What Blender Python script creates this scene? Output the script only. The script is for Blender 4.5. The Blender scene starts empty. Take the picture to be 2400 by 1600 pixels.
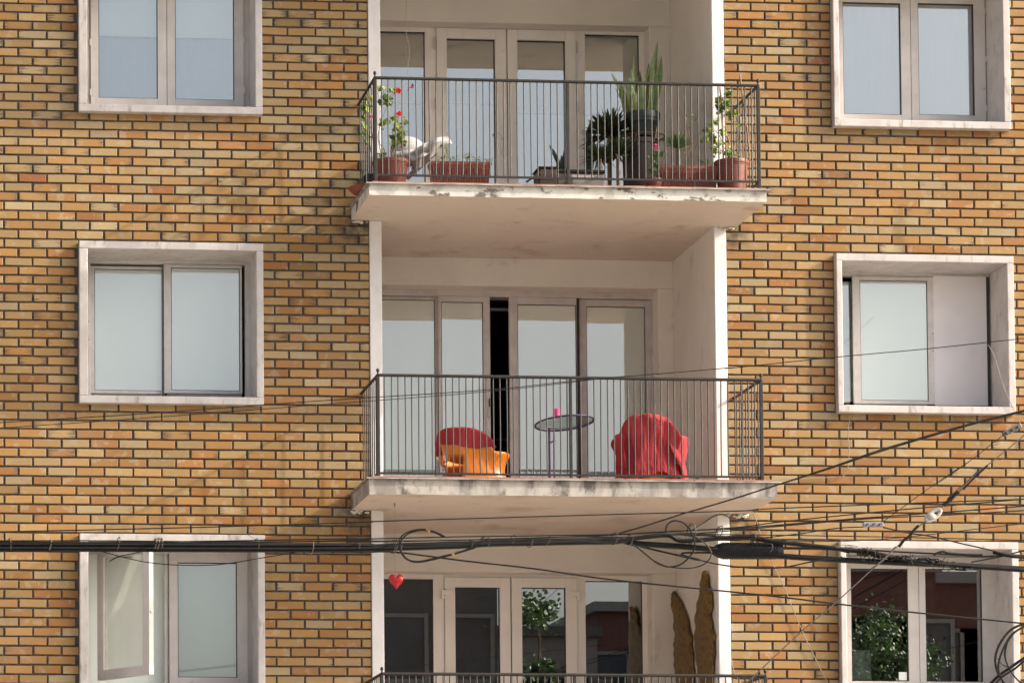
import bpy, bmesh, math, random
from mathutils import Vector, Matrix, noise as mnoise
R_ = random.Random(7)
S = bpy.context.scene
COL = S.collection
# ------------------------------------------------------------------ camera
FPX, CX, CY = 8009.6, 222.49, 1945.32            # focal length and principal point, in pixels of the 2400 px photograph
EYE = Vector((-2.35924, -29.63794, -7.88504))
def rotm(rx, ry, rz):
    return Matrix.Rotation(rz, 3, 'Z') @ Matrix.Rotation(rx, 3, 'X') @ Matrix.Rotation(ry, 3, 'Y')
CR = rotm(.05247, .00225, -.0839)
cam = bpy.data.cameras.new('camera'); camo = bpy.data.objects.new('camera', cam); COL.objects.link(camo)
cr, cf, cu = CR @ Vector((1, 0, 0)), CR @ Vector((0, 1, 0)), CR @ Vector((0, 0, 1))
camo.matrix_world = Matrix(((cr.x, cu.x, -cf.x, EYE.x), (cr.y, cu.y, -cf.y, EYE.y), (cr.z, cu.z, -cf.z, EYE.z), (0, 0, 0, 1)))
cam.sensor_width = 36; cam.lens = FPX / 2400 * 36
cam.shift_x = .5 - CX / 2400; cam.shift_y = (CY - 800) / 2400
cam.clip_start = .5; cam.clip_end = 3000
S.camera = camo
# ------------------------------------------------------------------ sky, sun, exposure
SUN = Vector((3.6, -1.0, 1.95)).normalized()
w = bpy.data.worlds.new('World'); S.world = w; w.use_nodes = True
nt = w.node_tree; bg = nt.nodes['Background']
sky = nt.nodes.new('ShaderNodeTexSky'); sky.sky_type = 'NISHITA'; sky.sun_disc = False
sky.sun_elevation = math.asin(SUN.z); sky.sun_rotation = math.atan2(SUN.x, SUN.y)
sky.air_density = 1.0; sky.dust_density = 8.0; sky.ozone_density = 1.0; sky.altitude = 0
hs = nt.nodes.new('ShaderNodeHueSaturation'); hs.inputs['Saturation'].default_value = .62; nt.links.new(sky.outputs[0], hs.inputs['Color']); nt.links.new(hs.outputs[0], bg.inputs[0]); bg.inputs[1].default_value = .15
sl = bpy.data.lights.new('sun', 'SUN'); sl.energy = 2.9; sl.angle = math.radians(.6); sl.color = (1, .9, .76)
so = bpy.data.objects.new('sun', sl); COL.objects.link(so); so.rotation_euler = (-SUN).to_track_quat('-Z', 'Y').to_euler()
so.location = (20, -20, 20)
S.view_settings.view_transform = 'Standard'; S.view_settings.look = 'None'; S.view_settings.gamma = 1
S.view_settings.exposure = 1.05
S.render.engine = 'CYCLES'
# ------------------------------------------------------------------ measuring: a point of the photograph on the vertical plane y = Y (or x = X)
ZM = {'P': (0, 0, 1), 'A': (0, 0, 2.7314), 'B': (820, 0, 2.3059), 'C': (1640, 0, 2.7316), 'D': (0, 520, 2.7035), 'E': (820, 500, 2.1186),
      'F': (1640, 540, 2.8), 'G': (0, 1100, 2.7349), 'H': (820, 1140, 2.5565), 'I': (1600, 1080, 2.94), 'J': (840, 160, 5.4075),
      'K': (1200, 80, 3.7339), 'L': (940, 940, 3.2667), 'M': (2200, 940, 2.375), 'N': (820, 860, 4.356), 'T': (2250, 250, 7.84)}
def ray(v, x, y):
    o = ZM[v]; px, py = o[0] + x / o[2], o[1] + y / o[2]
    return CR @ Vector(((px - CX) / FPX, 1, -(py - CY) / FPX))
def at(v, x, y, Y=0.):
    d = ray(v, x, y); return EYE + d * ((Y - EYE.y) / d.y)
def atX(v, x, y, X):
    d = ray(v, x, y); return EYE + d * ((X - EYE.x) / d.x)
def rect(v, x0, y0, x1, y1, Y):      # X0, X1, Z0, Z1 of an upright rectangle
    xm, ym = (x0 + x1) / 2, (y0 + y1) / 2
    return at(v, x0, ym, Y).x, at(v, x1, ym, Y).x, at(v, xm, y1, Y).z, at(v, xm, y0, Y).z
# ------------------------------------------------------------------ materials
def node_mat(name):
    m = bpy.data.materials.new(name); m.use_nodes = True
    return m, m.node_tree, m.node_tree.nodes['Principled BSDF']
def N(nt, t, **k):
    n = nt.nodes.new(t)
    for a, b in k.items():
        if a.startswith('i_'): n.inputs[int(a[2:])].default_value = b
        else: setattr(n, a, b)
    return n
def c4(c): return (c[0], c[1], c[2], 1)
def mixc(nt, fac, a, b):
    n = nt.nodes.new('ShaderNodeMix'); n.data_type = 'RGBA'
    for s, v in ((0, fac), (6, a), (7, b)):
        if isinstance(v, (tuple, list)): n.inputs[s].default_value = c4(v)
        elif isinstance(v, (int, float)): n.inputs[s].default_value = v
        else: nt.links.new(v, n.inputs[s])
    return n.outputs[2]
def ramp(nt, src, p0, p1):
    n = nt.nodes.new('ShaderNodeMapRange'); n.inputs[1].default_value = p0; n.inputs[2].default_value = p1
    n.interpolation_type = 'SMOOTHSTEP'; nt.links.new(src, n.inputs[0]); return n.outputs[0]
def noi(nt, co, scale, det=4, rough=.55, stretch=None):
    if stretch:
        mp = nt.nodes.new('ShaderNodeMapping'); mp.inputs[3].default_value = stretch; nt.links.new(co, mp.inputs[0]); co = mp.outputs[0]
    n = nt.nodes.new('ShaderNodeTexNoise'); n.inputs['Scale'].default_value = scale; n.inputs['Detail'].default_value = det
    n.inputs['Roughness'].default_value = rough; nt.links.new(co, n.inputs[0]); return n.outputs[0]
def bump(nt, b, h, st, dist=.002):
    n = nt.nodes.new('ShaderNodeBump'); n.inputs['Strength'].default_value = st; n.inputs['Distance'].default_value = dist
    nt.links.new(h, n.inputs['Height']); nt.links.new(n.outputs[0], b.inputs['Normal'])
def mat(name, col, col2=None, rough=.6, metal=0, vs=6, bs=80, bst=.25, dist=.002, stretch=None, lo=.35, hi=.7, spec=.5, dirt=None, dlo=.62, dhi=.75, ds=14, dstretch=None, trans=0, coat=0):
    m, nt, b = node_mat(name)
    co = N(nt, 'ShaderNodeTexCoord').outputs['Object']
    if col2 is None: col2 = tuple(c * .82 for c in col)
    c = mixc(nt, ramp(nt, noi(nt, co, vs, 5, stretch=stretch), lo, hi), col, col2)
    if dirt: c = mixc(nt, ramp(nt, noi(nt, co, ds, 6, .65, stretch=dstretch), dlo, dhi), c, dirt)
    nt.links.new(c, b.inputs['Base Color'])
    b.inputs['Roughness'].default_value = rough; b.inputs['Metallic'].default_value = metal; b.inputs['Specular IOR Level'].default_value = spec
    if bst: bump(nt, b, noi(nt, co, bs, 4), bst, dist)
    if coat: b.inputs['Coat Weight'].default_value = coat
    if trans:
        out = nt.nodes['Material Output']; t = N(nt, 'ShaderNodeBsdfTranslucent'); nt.links.new(c, t.inputs[0])
        mx = N(nt, 'ShaderNodeMixShader'); mx.inputs[0].default_value = trans
        nt.links.new(b.outputs[0], mx.inputs[1]); nt.links.new(t.outputs[0], mx.inputs[2]); nt.links.new(mx.outputs[0], out.inputs[0])
    return m
def brick_mat():
    m, nt, b = node_mat('brick')
    L = nt.links.new
    co = N(nt, 'ShaderNodeTexCoord').outputs['Object']
    uv = N(nt, 'ShaderNodeUVMap', uv_map='brick_uv').outputs[0]
    sd = N(nt, 'ShaderNodeAttribute', attribute_name='seed').outputs['Fac']
    sd2 = N(nt, 'ShaderNodeAttribute', attribute_name='seed_b').outputs['Fac']
    r = N(nt, 'ShaderNodeValToRGB'); L(sd, r.inputs[0]); cr = r.color_ramp; cr.interpolation = 'LINEAR'
    pts = [(0, (.35, .27, .15)), (.22, (.335, .228, .100)), (.5, (.33, .194, .068)), (.75, (.322, .163, .047)), (.93, (.292, .126, .034)), (.975, (.28, .105, .03)), (1, (.20, .052, .02))]
    while len(cr.elements) < len(pts): cr.elements.new(.5)
    for e, (p, c) in zip(cr.elements, pts): e.position = p; e.color = c4(c)
    # flashed patches: paler or more orange areas with their own outline
    n1 = noi(nt, co, 9, 3)
    c = mixc(nt, N(nt, 'ShaderNodeMath', operation='MULTIPLY', i_1=.55).outputs[0], r.outputs[0], (.38, .31, .205))
    mm = [n for n in nt.nodes if n.bl_idname == 'ShaderNodeMath'][-1]; L(ramp(nt, n1, .56, .64), mm.inputs[0])
    n2 = noi(nt, co, 6.3, 3)
    m2 = N(nt, 'ShaderNodeMath', operation='MULTIPLY', i_1=.5); L(ramp(nt, n2, .58, .68), m2.inputs[0])
    c = mixc(nt, m2.outputs[0], c, (.37, .175, .06))
    # broad colour drift over the wall
    n3 = noi(nt, co, .9, 3)
    m3 = N(nt, 'ShaderNodeMath', operation='MULTIPLY', i_1=.35); L(ramp(nt, n3, .4, .7), m3.inputs[0])
    c = mixc(nt, m3.outputs[0], c, (.33, .23, .13))
    # fine grain
    n4 = noi(nt, co, 170, 4, .7)
    m4 = N(nt, 'ShaderNodeMath', operation='MULTIPLY', i_1=.42); L(ramp(nt, n4, .42, .68), m4.inputs[0])
    c = mixc(nt, m4.outputs[0], c, (.27, .17, .09))
    # drag scratches from the brick's ends, in the fired face
    sx = N(nt, 'ShaderNodeSeparateXYZ'); L(uv, sx.inputs[0])
    a = N(nt, 'ShaderNodeMath', operation='SUBTRACT', i_1=.5); L(sx.outputs[0], a.inputs[0])
    ab = N(nt, 'ShaderNodeMath', operation='ABSOLUTE'); L(a.outputs[0], ab.inputs[0])      # 0 centre .. .5 ends
    n5 = noi(nt, co, 1, 3, .6, stretch=(7, 1, 150))
    e = N(nt, 'ShaderNodeMath', operation='MULTIPLY', i_1=.5); L(ab.outputs[0], e.inputs[0])
    ad = N(nt, 'ShaderNodeMath', operation='ADD'); L(e.outputs[0], ad.inputs[0]); L(n5, ad.inputs[1])
    ad2 = N(nt, 'ShaderNodeMath', operation='ADD'); L(ad.outputs[0], ad2.inputs[0]); L(sd2, ad2.inputs[1])
    scr = ramp(nt, ad2.outputs[0], .925, 1.04)
    c = mixc(nt, scr, c, (.125, .088, .056))
    # pits
    n6 = noi(nt, co, 75, 2, .5)
    c = mixc(nt, ramp(nt, n6, .70, .75), c, (.11, .075, .05))
    # thin soot
    n7 = noi(nt, co, 3.2, 5, .65)
    m7 = N(nt, 'ShaderNodeMath', operation='MULTIPLY', i_1=.45); L(ramp(nt, n7, .6, .78), m7.inputs[0])
    c = mixc(nt, m7.outputs[0], c, (.14, .105, .08))
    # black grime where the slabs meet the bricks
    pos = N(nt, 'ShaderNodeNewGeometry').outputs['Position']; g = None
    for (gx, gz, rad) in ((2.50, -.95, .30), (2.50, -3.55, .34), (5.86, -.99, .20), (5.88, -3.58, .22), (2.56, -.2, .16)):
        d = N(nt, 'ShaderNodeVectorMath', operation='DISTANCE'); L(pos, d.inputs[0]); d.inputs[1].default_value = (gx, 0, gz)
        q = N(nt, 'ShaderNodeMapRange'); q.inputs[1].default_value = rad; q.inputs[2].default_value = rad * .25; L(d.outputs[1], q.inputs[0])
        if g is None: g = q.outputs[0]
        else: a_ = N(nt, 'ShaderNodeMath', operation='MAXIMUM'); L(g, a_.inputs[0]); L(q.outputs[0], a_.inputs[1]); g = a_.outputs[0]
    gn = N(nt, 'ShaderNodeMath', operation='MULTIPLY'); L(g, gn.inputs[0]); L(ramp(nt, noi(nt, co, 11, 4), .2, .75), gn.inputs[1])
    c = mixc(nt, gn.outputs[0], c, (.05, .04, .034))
    # each brick fired a little lighter or darker
    vv = N(nt, 'ShaderNodeAttribute', attribute_name='seed_c').outputs['Fac']
    hv = N(nt, 'ShaderNodeHueSaturation'); L(c, hv.inputs['Color']); L(vv, hv.inputs['Value']); c = hv.outputs[0]
    L(c, b.inputs['Base Color']); b.inputs['Roughness'].default_value = .72; b.inputs['Specular IOR Level'].default_value = .3
    sub = N(nt, 'ShaderNodeMath', operation='SUBTRACT'); L(n4, sub.inputs[0]); L(scr, sub.inputs[1])
    bump(nt, b, sub.outputs[0], .5, .0016)
    return m
def glass_mat(name, tint=(.93, .97, .96), refl=.24, rough=.002, wav=.0012, milk=0):
    m = bpy.data.materials.new(name); m.use_nodes = True; nt = m.node_tree; nt.nodes.clear()
    out = N(nt, 'ShaderNodeOutputMaterial'); tr = N(nt, 'ShaderNodeBsdfTransparent'); gl = N(nt, 'ShaderNodeBsdfGlossy')
    tr.inputs[0].default_value = c4(tint); gl.inputs[0].default_value = (.97, .98, 1, 1); gl.inputs['Roughness'].default_value = rough
    mx = N(nt, 'ShaderNodeMixShader'); fr = N(nt, 'ShaderNodeFresnel'); fr.inputs[0].default_value = 1.5
    a = N(nt, 'ShaderNodeMath', operation='ADD', i_1=refl); a.use_clamp = True; nt.links.new(fr.outputs[0], a.inputs[0])
    nt.links.new(a.outputs[0], mx.inputs[0])
    nt.links.new(tr.outputs[0], mx.inputs[1]); nt.links.new(gl.outputs[0], mx.inputs[2]); nt.links.new(mx.outputs[0], out.inputs[0])
    co = N(nt, 'ShaderNodeTexCoord').outputs['Object']
    bp = N(nt, 'ShaderNodeBump'); bp.inputs['Strength'].default_value = wav; bp.inputs['Distance'].default_value = .05
    nt.links.new(noi(nt, co, 3, 2), bp.inputs['Height'])
    if milk:
        df = N(nt, 'ShaderNodeBsdfDiffuse'); df.inputs[0].default_value = (.74, .84, .79, 1); m2 = N(nt, 'ShaderNodeMixShader', i_0=milk)
        nt.links.new(mx.outputs[0], m2.inputs[1]); nt.links.new(df.outputs[0], m2.inputs[2]); nt.links.new(m2.outputs[0], out.inputs[0]); nt.links.new(bp.outputs[0], gl.inputs['Normal'])
    return m
M = {}
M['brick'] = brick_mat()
M['mortar'] = mat('mortar', (.105, .088, .078), (.068, .057, .052), rough=.95, vs=20, bs=200, bst=.6)
M['farbrick'] = mat('plain brick', (.36, .2, .085), (.3, .17, .08), rough=.9, vs=3)
M['surround'] = mat('surround paint', (.54, .50, .475), (.45, .415, .395), rough=.62, vs=7, bs=45, bst=.35, dist=.003, dirt=(.27, .225, .195), dlo=.54, dhi=.74, ds=6, dstretch=(3, 3, .7))
M['pvc'] = mat('cream door frame', (.80, .77, .71), (.75, .72, .66), rough=.38, vs=3, bs=30, bst=.06, dirt=(.42, .37, .31), dlo=.62, dhi=.85, ds=9)
M['pvcw'] = mat('window frame paint', (.60, .56, .53), (.53, .495, .47), rough=.5, vs=5, bs=40, bst=.15, dirt=(.36, .31, .27), dlo=.6, dhi=.8, ds=8)
M['alu'] = mat('aluminium frame', (.58, .55, .53), (.50, .47, .455), rough=.42, metal=.12, vs=9, bs=60, bst=.05)
M['aludark'] = mat('dark aluminium', (.16, .15, .14), (.11, .10, .10), rough=.5, metal=.3, vs=9)
M['gasket'] = mat('rubber gasket', (.03, .03, .03), rough=.7)
M['wallpaint'] = mat('recess paint', (.72, .69, .62), (.66, .63, .565), rough=.75, vs=1.6, bs=120, bst=.15, dirt=(.44, .375, .31), dlo=.56, dhi=.8, ds=2.6)
M['colpaint'] = mat('side wall paint', (.74, .71, .70), (.66, .63, .62), rough=.6, vs=5, bs=60, bst=.3, dirt=(.45, .41, .38), dlo=.68, dhi=.82, ds=9)
M['soffit'] = mat('soffit paint', (.63, .56, .475), (.58, .51, .43), rough=.8, vs=1.2, bs=60, bst=.12, dirt=(.44, .355, .28), dlo=.52, dhi=.74, ds=2.6)
M['peel'] = mat('peeling slab paint', (.58, .555, .50), (.42, .395, .35), rough=.7, vs=5, bs=30, bst=.7, dist=.005, dirt=(.13, .11, .09), dlo=.535, dhi=.60, ds=5.2, dstretch=(1, 1, 1.7), lo=.5, hi=.62)
M['stain'] = mat('stained concrete edge', (.42, .385, .35), (.24, .215, .195), rough=.8, vs=3.4, bs=50, bst=.5, dist=.003, dirt=(.10, .088, .08), dlo=.5, dhi=.68, ds=7, dstretch=(1, 1, .55), lo=.42, hi=.6, stretch=(1.6, 1.6, .5))
M['flash'] = mat('metal flashing', (.34, .31, .28), (.16, .14, .13), rough=.6, metal=.2, vs=9, bs=30, bst=.4)
M['tile'] = mat('terracotta floor tile', (.34, .17, .12), (.27, .13, .095), rough=.65, vs=7)
M['iron'] = mat('railing paint', (.028, .025, .022), (.016, .014, .012), spec=.35, rough=.5, metal=.0, vs=18, bs=90, bst=.3, dirt=(.09, .07, .055), dlo=.62, dhi=.72, ds=30)
M['blind'] = mat('pale roller blind', (.84, .90, .85), (.80, .86, .815), rough=.85, vs=1.5, bs=1, bst=0)
M['blindo'] = mat('grey roller blind', (.25, .245, .21), (.22, .215, .185), rough=.85, vs=1.5, bst=0)
M['sheer'] = mat('blue grey sheer curtain', (.34, .40, .47), (.30, .36, .43), rough=.9, vs=2, bst=0)
M['sheergrey'] = mat('grey sheer curtain', (.36, .36, .37), (.31, .31, .32), rough=.9, vs=1.5, bst=0)
M['aqua'] = mat('aqua film', (.60, .80, .74), (.57, .77, .72), rough=.8, vs=1, bst=0)
M['screen'] = mat('insect screen', (.74, .70, .71), (.68, .645, .65), rough=.9, vs=2, bs=300, bst=.3)
M['dark'] = mat('dark interior', (.035, .03, .027), (.02, .018, .016), rough=.9)
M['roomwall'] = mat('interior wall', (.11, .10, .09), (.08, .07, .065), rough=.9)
M['glass'] = glass_mat('window glass')
M['glassb'] = glass_mat('coated window glass', (.92, 1, .97), .46, milk=.34)
for n_ in M['glassb'].node_tree.nodes:
    if n_.bl_idname == 'ShaderNodeBsdfGlossy': n_.inputs[0].default_value = (1, .99, .925, 1)
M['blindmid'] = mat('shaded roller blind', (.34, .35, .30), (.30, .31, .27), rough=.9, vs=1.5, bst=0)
M['glassd'] = glass_mat('clear dark glass', (.75, .78, .76), .26)
M['glasst'] = glass_mat('table glass', (.90, .96, .92), -.34)
M['orange'] = mat('orange plastic', (.80, .235, .012), (.74, .20, .012), rough=.28, vs=4, bs=120, bst=.04, coat=.3)
M['towel'] = mat('red towel', (.50, .045, .058), (.40, .034, .045), rough=.95, vs=9, bs=260, bst=.8, dist=.004, trans=.12)
M['towelr'] = mat('coral red towel', (.50, .045, .055), (.41, .034, .045), rough=.95, vs=9, bs=260, bst=.8, dist=.004, trans=.15)
M['purple'] = mat('purple metal', (.055, .032, .095), (.042, .024, .075), rough=.35, metal=.3)
M['pink'] = mat('pink glass', (.85, .14, .36), (.80, .11, .30), rough=.25, bst=0, trans=.3)
M['terra'] = mat('terracotta pot', (.20, .052, .033), (.16, .041, .027), rough=.55, vs=6, bs=60, bst=.15, dirt=(.36, .19, .14), dlo=.64, dhi=.8, ds=12)
M['soil'] = mat('soil', (.05, .035, .025), rough=1)
M['leaf'] = mat('leaf', (.12, .22, .035), (.26, .34, .05), rough=.5, vs=16, bs=50, bst=.1, trans=.3)
M['leafy'] = mat('yellow green leaf', (.46, .48, .07), (.30, .36, .05), rough=.5, vs=18, bs=50, bst=.1, trans=.3)
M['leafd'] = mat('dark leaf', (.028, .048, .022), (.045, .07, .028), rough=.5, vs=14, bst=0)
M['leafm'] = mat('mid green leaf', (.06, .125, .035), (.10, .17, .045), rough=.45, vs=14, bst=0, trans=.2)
M['snake'] = mat('snake plant leaf', (.075, .13, .035), (.16, .20, .07), rough=.4, vs=24, bst=0, stretch=(.4, .4, 2.6), trans=.1)
M['margin'] = mat('snake plant margin', (.34, .33, .09), (.27, .27, .08), rough=.45, vs=12, bst=0)
M['stem'] = mat('woody stem', (.22, .15, .085), (.13, .085, .05), rough=.85, vs=30)
M['cane'] = mat('bamboo cane', (.30, .19, .11), (.20, .12, .07), rough=.7, vs=22)
M['redfl'] = mat('red petals', (.80, .035, .025), (.70, .025, .03), rough=.6, bst=0, trans=.25)
M['pinkfl'] = mat('pink petals', (.80, .20, .36), (.75, .30, .45), rough=.6, bst=0, trans=.25)
M['greenpot'] = mat('dark green pot', (.010, .024, .021), (.008, .018, .016), rough=.4)
M['brown'] = mat('dark brown wood', (.028, .016, .012), (.020, .012, .009), rough=.6)
M['blackp'] = mat('black plastic', (.009, .010, .010), (.006, .006, .007), spec=.3, rough=.5)
M['greycl'] = mat('grey cloth', (.26, .24, .22), (.20, .18, .165), rough=.95)
M['white'] = mat('white fabric', (.42, .40, .39), (.36, .34, .335), rough=.9, vs=8, bs=90, bst=.4, dist=.004)
M['throw'] = mat('grey woven throw', (.34, .32, .30), (.28, .265, .25), rough=.95, vs=14, bs=140, bst=.6, dist=.004, trans=.1)
M['wicker'] = mat('dark wicker', (.085, .06, .048), (.05, .036, .03), rough=.8, vs=40, bs=120, bst=.8, dist=.006)
M['cable'] = mat('cable sheath', (.005, .0045, .004), (.009, .008, .007), spec=.25, rough=.5, vs=22, bs=60, bst=.15, dirt=(.06, .05, .042), dlo=.66, dhi=.76, ds=20)
M['cableg'] = mat('grey steel wire', (.12, .105, .095), (.07, .06, .055), rough=.55, metal=.3, vs=40)
M['tie'] = mat('wire tie', (.17, .14, .115), (.08, .065, .055), rough=.6, metal=.2)
M['yellow'] = mat('yellow tie', (.75, .38, .03), rough=.6)
M['cord'] = mat('old cord', (.33, .27, .21), (.25, .2, .15), rough=.9)
M['porc'] = mat('glazed insulator', (.42, .40, .36), (.33, .31, .28), rough=.25, coat=.4)
M['zinc'] = mat('zinc clamp', (.36, .36, .37), (.27, .27, .28), rough=.45, metal=.5)
M['heart'] = mat('red glass heart', (.45, .008, .012), (.36, .006, .010), rough=.22, bst=0, coat=.1)
M['gold'] = mat('gilded wing', (.25, .145, .026), (.075, .04, .011), rough=.45, metal=.35, vs=34, bs=55, bst=1, dist=.012, stretch=(1, 1, .8))
M['whitep'] = mat('white plastic', (.72, .70, .67), rough=.35, bst=0)
M['paper'] = mat('paper', (.86, .88, .83), (.80, .82, .78), rough=.9, bst=0)
M['rust'] = mat('rusty iron', (.16, .045, .022), (.10, .03, .018), rough=.8, vs=20, bs=60, bst=.6)
M['asphalt'] = mat('concrete road', (.36, .34, .31), (.32, .30, .27), rough=.9, vs=2, bs=40)
M['paving'] = mat('paving', (.48, .45, .40), (.43, .40, .36), rough=.85, vs=1, bs=20)
M['kerb'] = mat('kerb stone', (.33, .31, .29), rough=.8)
M['render1'] = mat('grey render', (.10, .095, .09), (.08, .077, .074), rough=.9, vs=.6)
M['render2'] = mat('red render', (.13, .055, .042), (.10, .045, .036), rough=.9, vs=.6)
M['render3'] = mat('pale render', (.22, .21, .20), (.18, .17, .16), rough=.9, vs=.6)
M['pane'] = mat('far window pane', (.08, .095, .11), (.05, .06, .07), rough=.2, vs=.4)
M['bark'] = mat('bark', (.10, .07, .05), rough=.9)
M['magenta'] = mat('magenta enamel', (.45, .02, .14), rough=.3)
# ------------------------------------------------------------------ mesh builder
class MB:
    def __init__(s): s.v = []; s.f = []; s.m = []
    def add(s, vs, fs, m=0):
        o = len(s.v); s.v += [tuple(v) for v in vs]; s.f += [tuple(i + o for i in f) for f in fs]; s.m += [m] * len(fs); return s
    def box(s, x0, x1, y0, y1, z0, z1, m=0):
        return s.add([(x0, y0, z0), (x1, y0, z0), (x1, y1, z0), (x0, y1, z0), (x0, y0, z1), (x1, y0, z1), (x1, y1, z1), (x0, y1, z1)],
                     [(0, 3, 2, 1), (4, 5, 6, 7), (0, 1, 5, 4), (1, 2, 6, 5), (2, 3, 7, 6), (3, 0, 4, 7)], m)
    def tube(s, pts, r, n=8, cap=True, m=0):
        pts = [Vector(p) for p in pts]; rs = r if isinstance(r, (list, tuple)) else [r] * len(pts)
        vs = []; fs = []; up = Vector((0, 0, 1)); prev = None
        for i, p in enumerate(pts):
            t = (pts[min(i + 1, len(pts) - 1)] - pts[max(i - 1, 0)])
            t = t.normalized() if t.length > 1e-9 else Vector((0, 0, 1))
            if prev is None: a = t.cross(up if abs(t.z) < .9 else Vector((1, 0, 0))).normalized()
            else:
                a = prev - t * prev.dot(t)
                a = a.normalized() if a.length > 1e-6 else t.orthogonal().normalized()
            prev = a; b = t.cross(a)
            for k in range(n):
                q = 2 * math.pi * k / n; vs.append(p + (a * math.cos(q) + b * math.sin(q)) * rs[i])
        for i in range(len(pts) - 1):
            for k in range(n): fs.append((i * n + k, i * n + (k + 1) % n, (i + 1) * n + (k + 1) % n, (i + 1) * n + k))
        if cap: fs.append(tuple(range(n))[::-1]); fs.append(tuple((len(pts) - 1) * n + k for k in range(n)))
        return s.add(vs, fs, m)
    def lathe(s, prof, c, n=24, m=0, ax=None):
        vs = []; fs = []; c = Vector(c)
        for r, z in prof:
            for k in range(n):
                q = 2 * math.pi * k / n; vs.append(Vector((r * math.cos(q), r * math.sin(q), z)))
        for i in range(len(prof) - 1):
            for k in range(n): fs.append((i * n + k, i * n + (k + 1) % n, (i + 1) * n + (k + 1) % n, (i + 1) * n + k))
        if ax is not None: vs = [ax @ v for v in vs]
        return s.add([v + c for v in vs], fs, m)
    def ball(s, c, rx, ry, rz, n=12, m=0):
        vs = []; fs = []; h = n // 2
        for i in range(h + 1):
            t = math.pi * i / h
            for k in range(n):
                q = 2 * math.pi * k / n
                vs.append((c[0] + rx * math.sin(t) * math.cos(q), c[1] + ry * math.sin(t) * math.sin(q), c[2] + rz * math.cos(t)))
        for i in range(h):
            for k in range(n): fs.append((i * n + k, (i + 1) * n + k, (i + 1) * n + (k + 1) % n, i * n + (k + 1) % n))
        return s.add(vs, fs, m)
    def build(s, name, mats, parent=None, smooth=False, bevel=0, origin=None):
        me = bpy.data.meshes.new(name)
        vs = s.v
        if origin is None and parent is None and vs:
            xs, ys, zs = zip(*vs); origin = ((min(xs) + max(xs)) / 2, (min(ys) + max(ys)) / 2, min(zs))
        if parent is not None: origin = tuple(parent.matrix_world.translation) if parent.type == 'EMPTY' else tuple(parent['o'])
        ox, oy, oz = origin or (0, 0, 0)
        me.from_pydata([(x - ox, y - oy, z - oz) for x, y, z in vs], [], s.f)
        if not isinstance(mats, (list, tuple)): mats = [mats]
        for q in mats: me.materials.append(M[q])
        if len(mats) > 1: me.polygons.foreach_set('material_index', s.m)
        if smooth:
            me.polygons.foreach_set('use_smooth', [True] * len(me.polygons))
            try: me.set_sharp_from_angle(angle=math.radians(42))
            except Exception: pass
        me.update()
        o = bpy.data.objects.new(name, me); COL.objects.link(o)
        if parent is not None: o.parent = parent
        else: o.location = (ox, oy, oz)
        o['o'] = (ox, oy, oz)
        if bevel:
            b = o.modifiers.new('bevel', 'BEVEL'); b.width = bevel; b.segments = 2; b.limit_method = 'ANGLE'
        return o
def tag(o, label, cat, group=None, kind=None):
    if label: o['label'] = label
    if cat: o['category'] = cat
    if group: o['group'] = group
    if kind: o['kind'] = kind
    return o
def thing(name, loc, label, cat, group=None):
    o = bpy.data.objects.new(name, None); COL.objects.link(o); o.location = loc; o.empty_display_size = .1
    o.matrix_world = Matrix.Translation(Vector(loc))
    return tag(o, label, cat, group)
def smooth_path(pts, k=6):
    pts = [Vector(p) for p in pts]; out = []
    for i in range(len(pts) - 1):
        p0 = pts[max(i - 1, 0)]; p1 = pts[i]; p2 = pts[i + 1]; p3 = pts[min(i + 2, len(pts) - 1)]
        for j in range(k):
            t = j / k
            out.append(.5 * ((2 * p1) + (-p0 + p2) * t + (2 * p0 - 5 * p1 + 4 * p2 - p3) * t * t + (-p0 + 3 * p1 - 3 * p2 + p3) * t ** 3))
    out.append(pts[-1]); return out
def rnd(a, b): return R_.uniform(a, b)
# ------------------------------------------------------------------ ground
GZ = -9.55
tag(MB().add([(-400, -400, GZ), (400, -400, GZ), (400, 400, GZ), (-400, 400, GZ)], [(0, 1, 2, 3)]).build('road', 'asphalt'), None, None, kind='structure')
tag(MB().box(-60, 60, -4.5, .3, GZ + .004, GZ + .14).build('pavement', 'paving'), None, None, kind='structure')
tag(MB().box(-60, 60, -4.66, -4.5, GZ + .004, GZ + .15).build('kerb', 'kerb', bevel=.01), None, None, kind='structure')
tag(MB().box(-60, 60, -45, -33, GZ + .004, GZ + .14).build('pavement', 'paving'), None, None, kind='structure')
# ------------------------------------------------------------------ the apartment building
P = 2.58; W1, H1 = 1.627, 1.430; XW = (0., 6.786); PROJ = .075
XR0, XR1 = 2.583, 5.803            # recess outer edges (brick stops here)
XI0, XI1 = 2.692, 5.692            # recess inner faces
BLD = thing('apartment_building', (4, 0, GZ), 'yellow brick apartment building with white framed windows and three stacked railed balconies', 'building')
cz = [(0, .9664), (9, .2552), (18, -.4623), (19, -.5446), (28, -1.2907), (37, -2.0023), (38, -2.0823), (47, -2.8052), (55, -3.468), (61, -3.9655), (73, -4.9583)]
def jz(i):
    if i < 0: return cz[0][1] - i * .079
    if i > 73: return cz[-1][1] - (i - 73) * .0827
    for (a, za), (b, zb) in zip(cz, cz[1:]):
        if a <= i <= b: return za + (zb - za) * (i - a) / (b - a)
holes = [(x - .0, x + W1, -k * P, -k * P + H1) for x in XW for k in (-1, 0, 1, 2)]
WX0, WX1 = -3.2, 11.6
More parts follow.
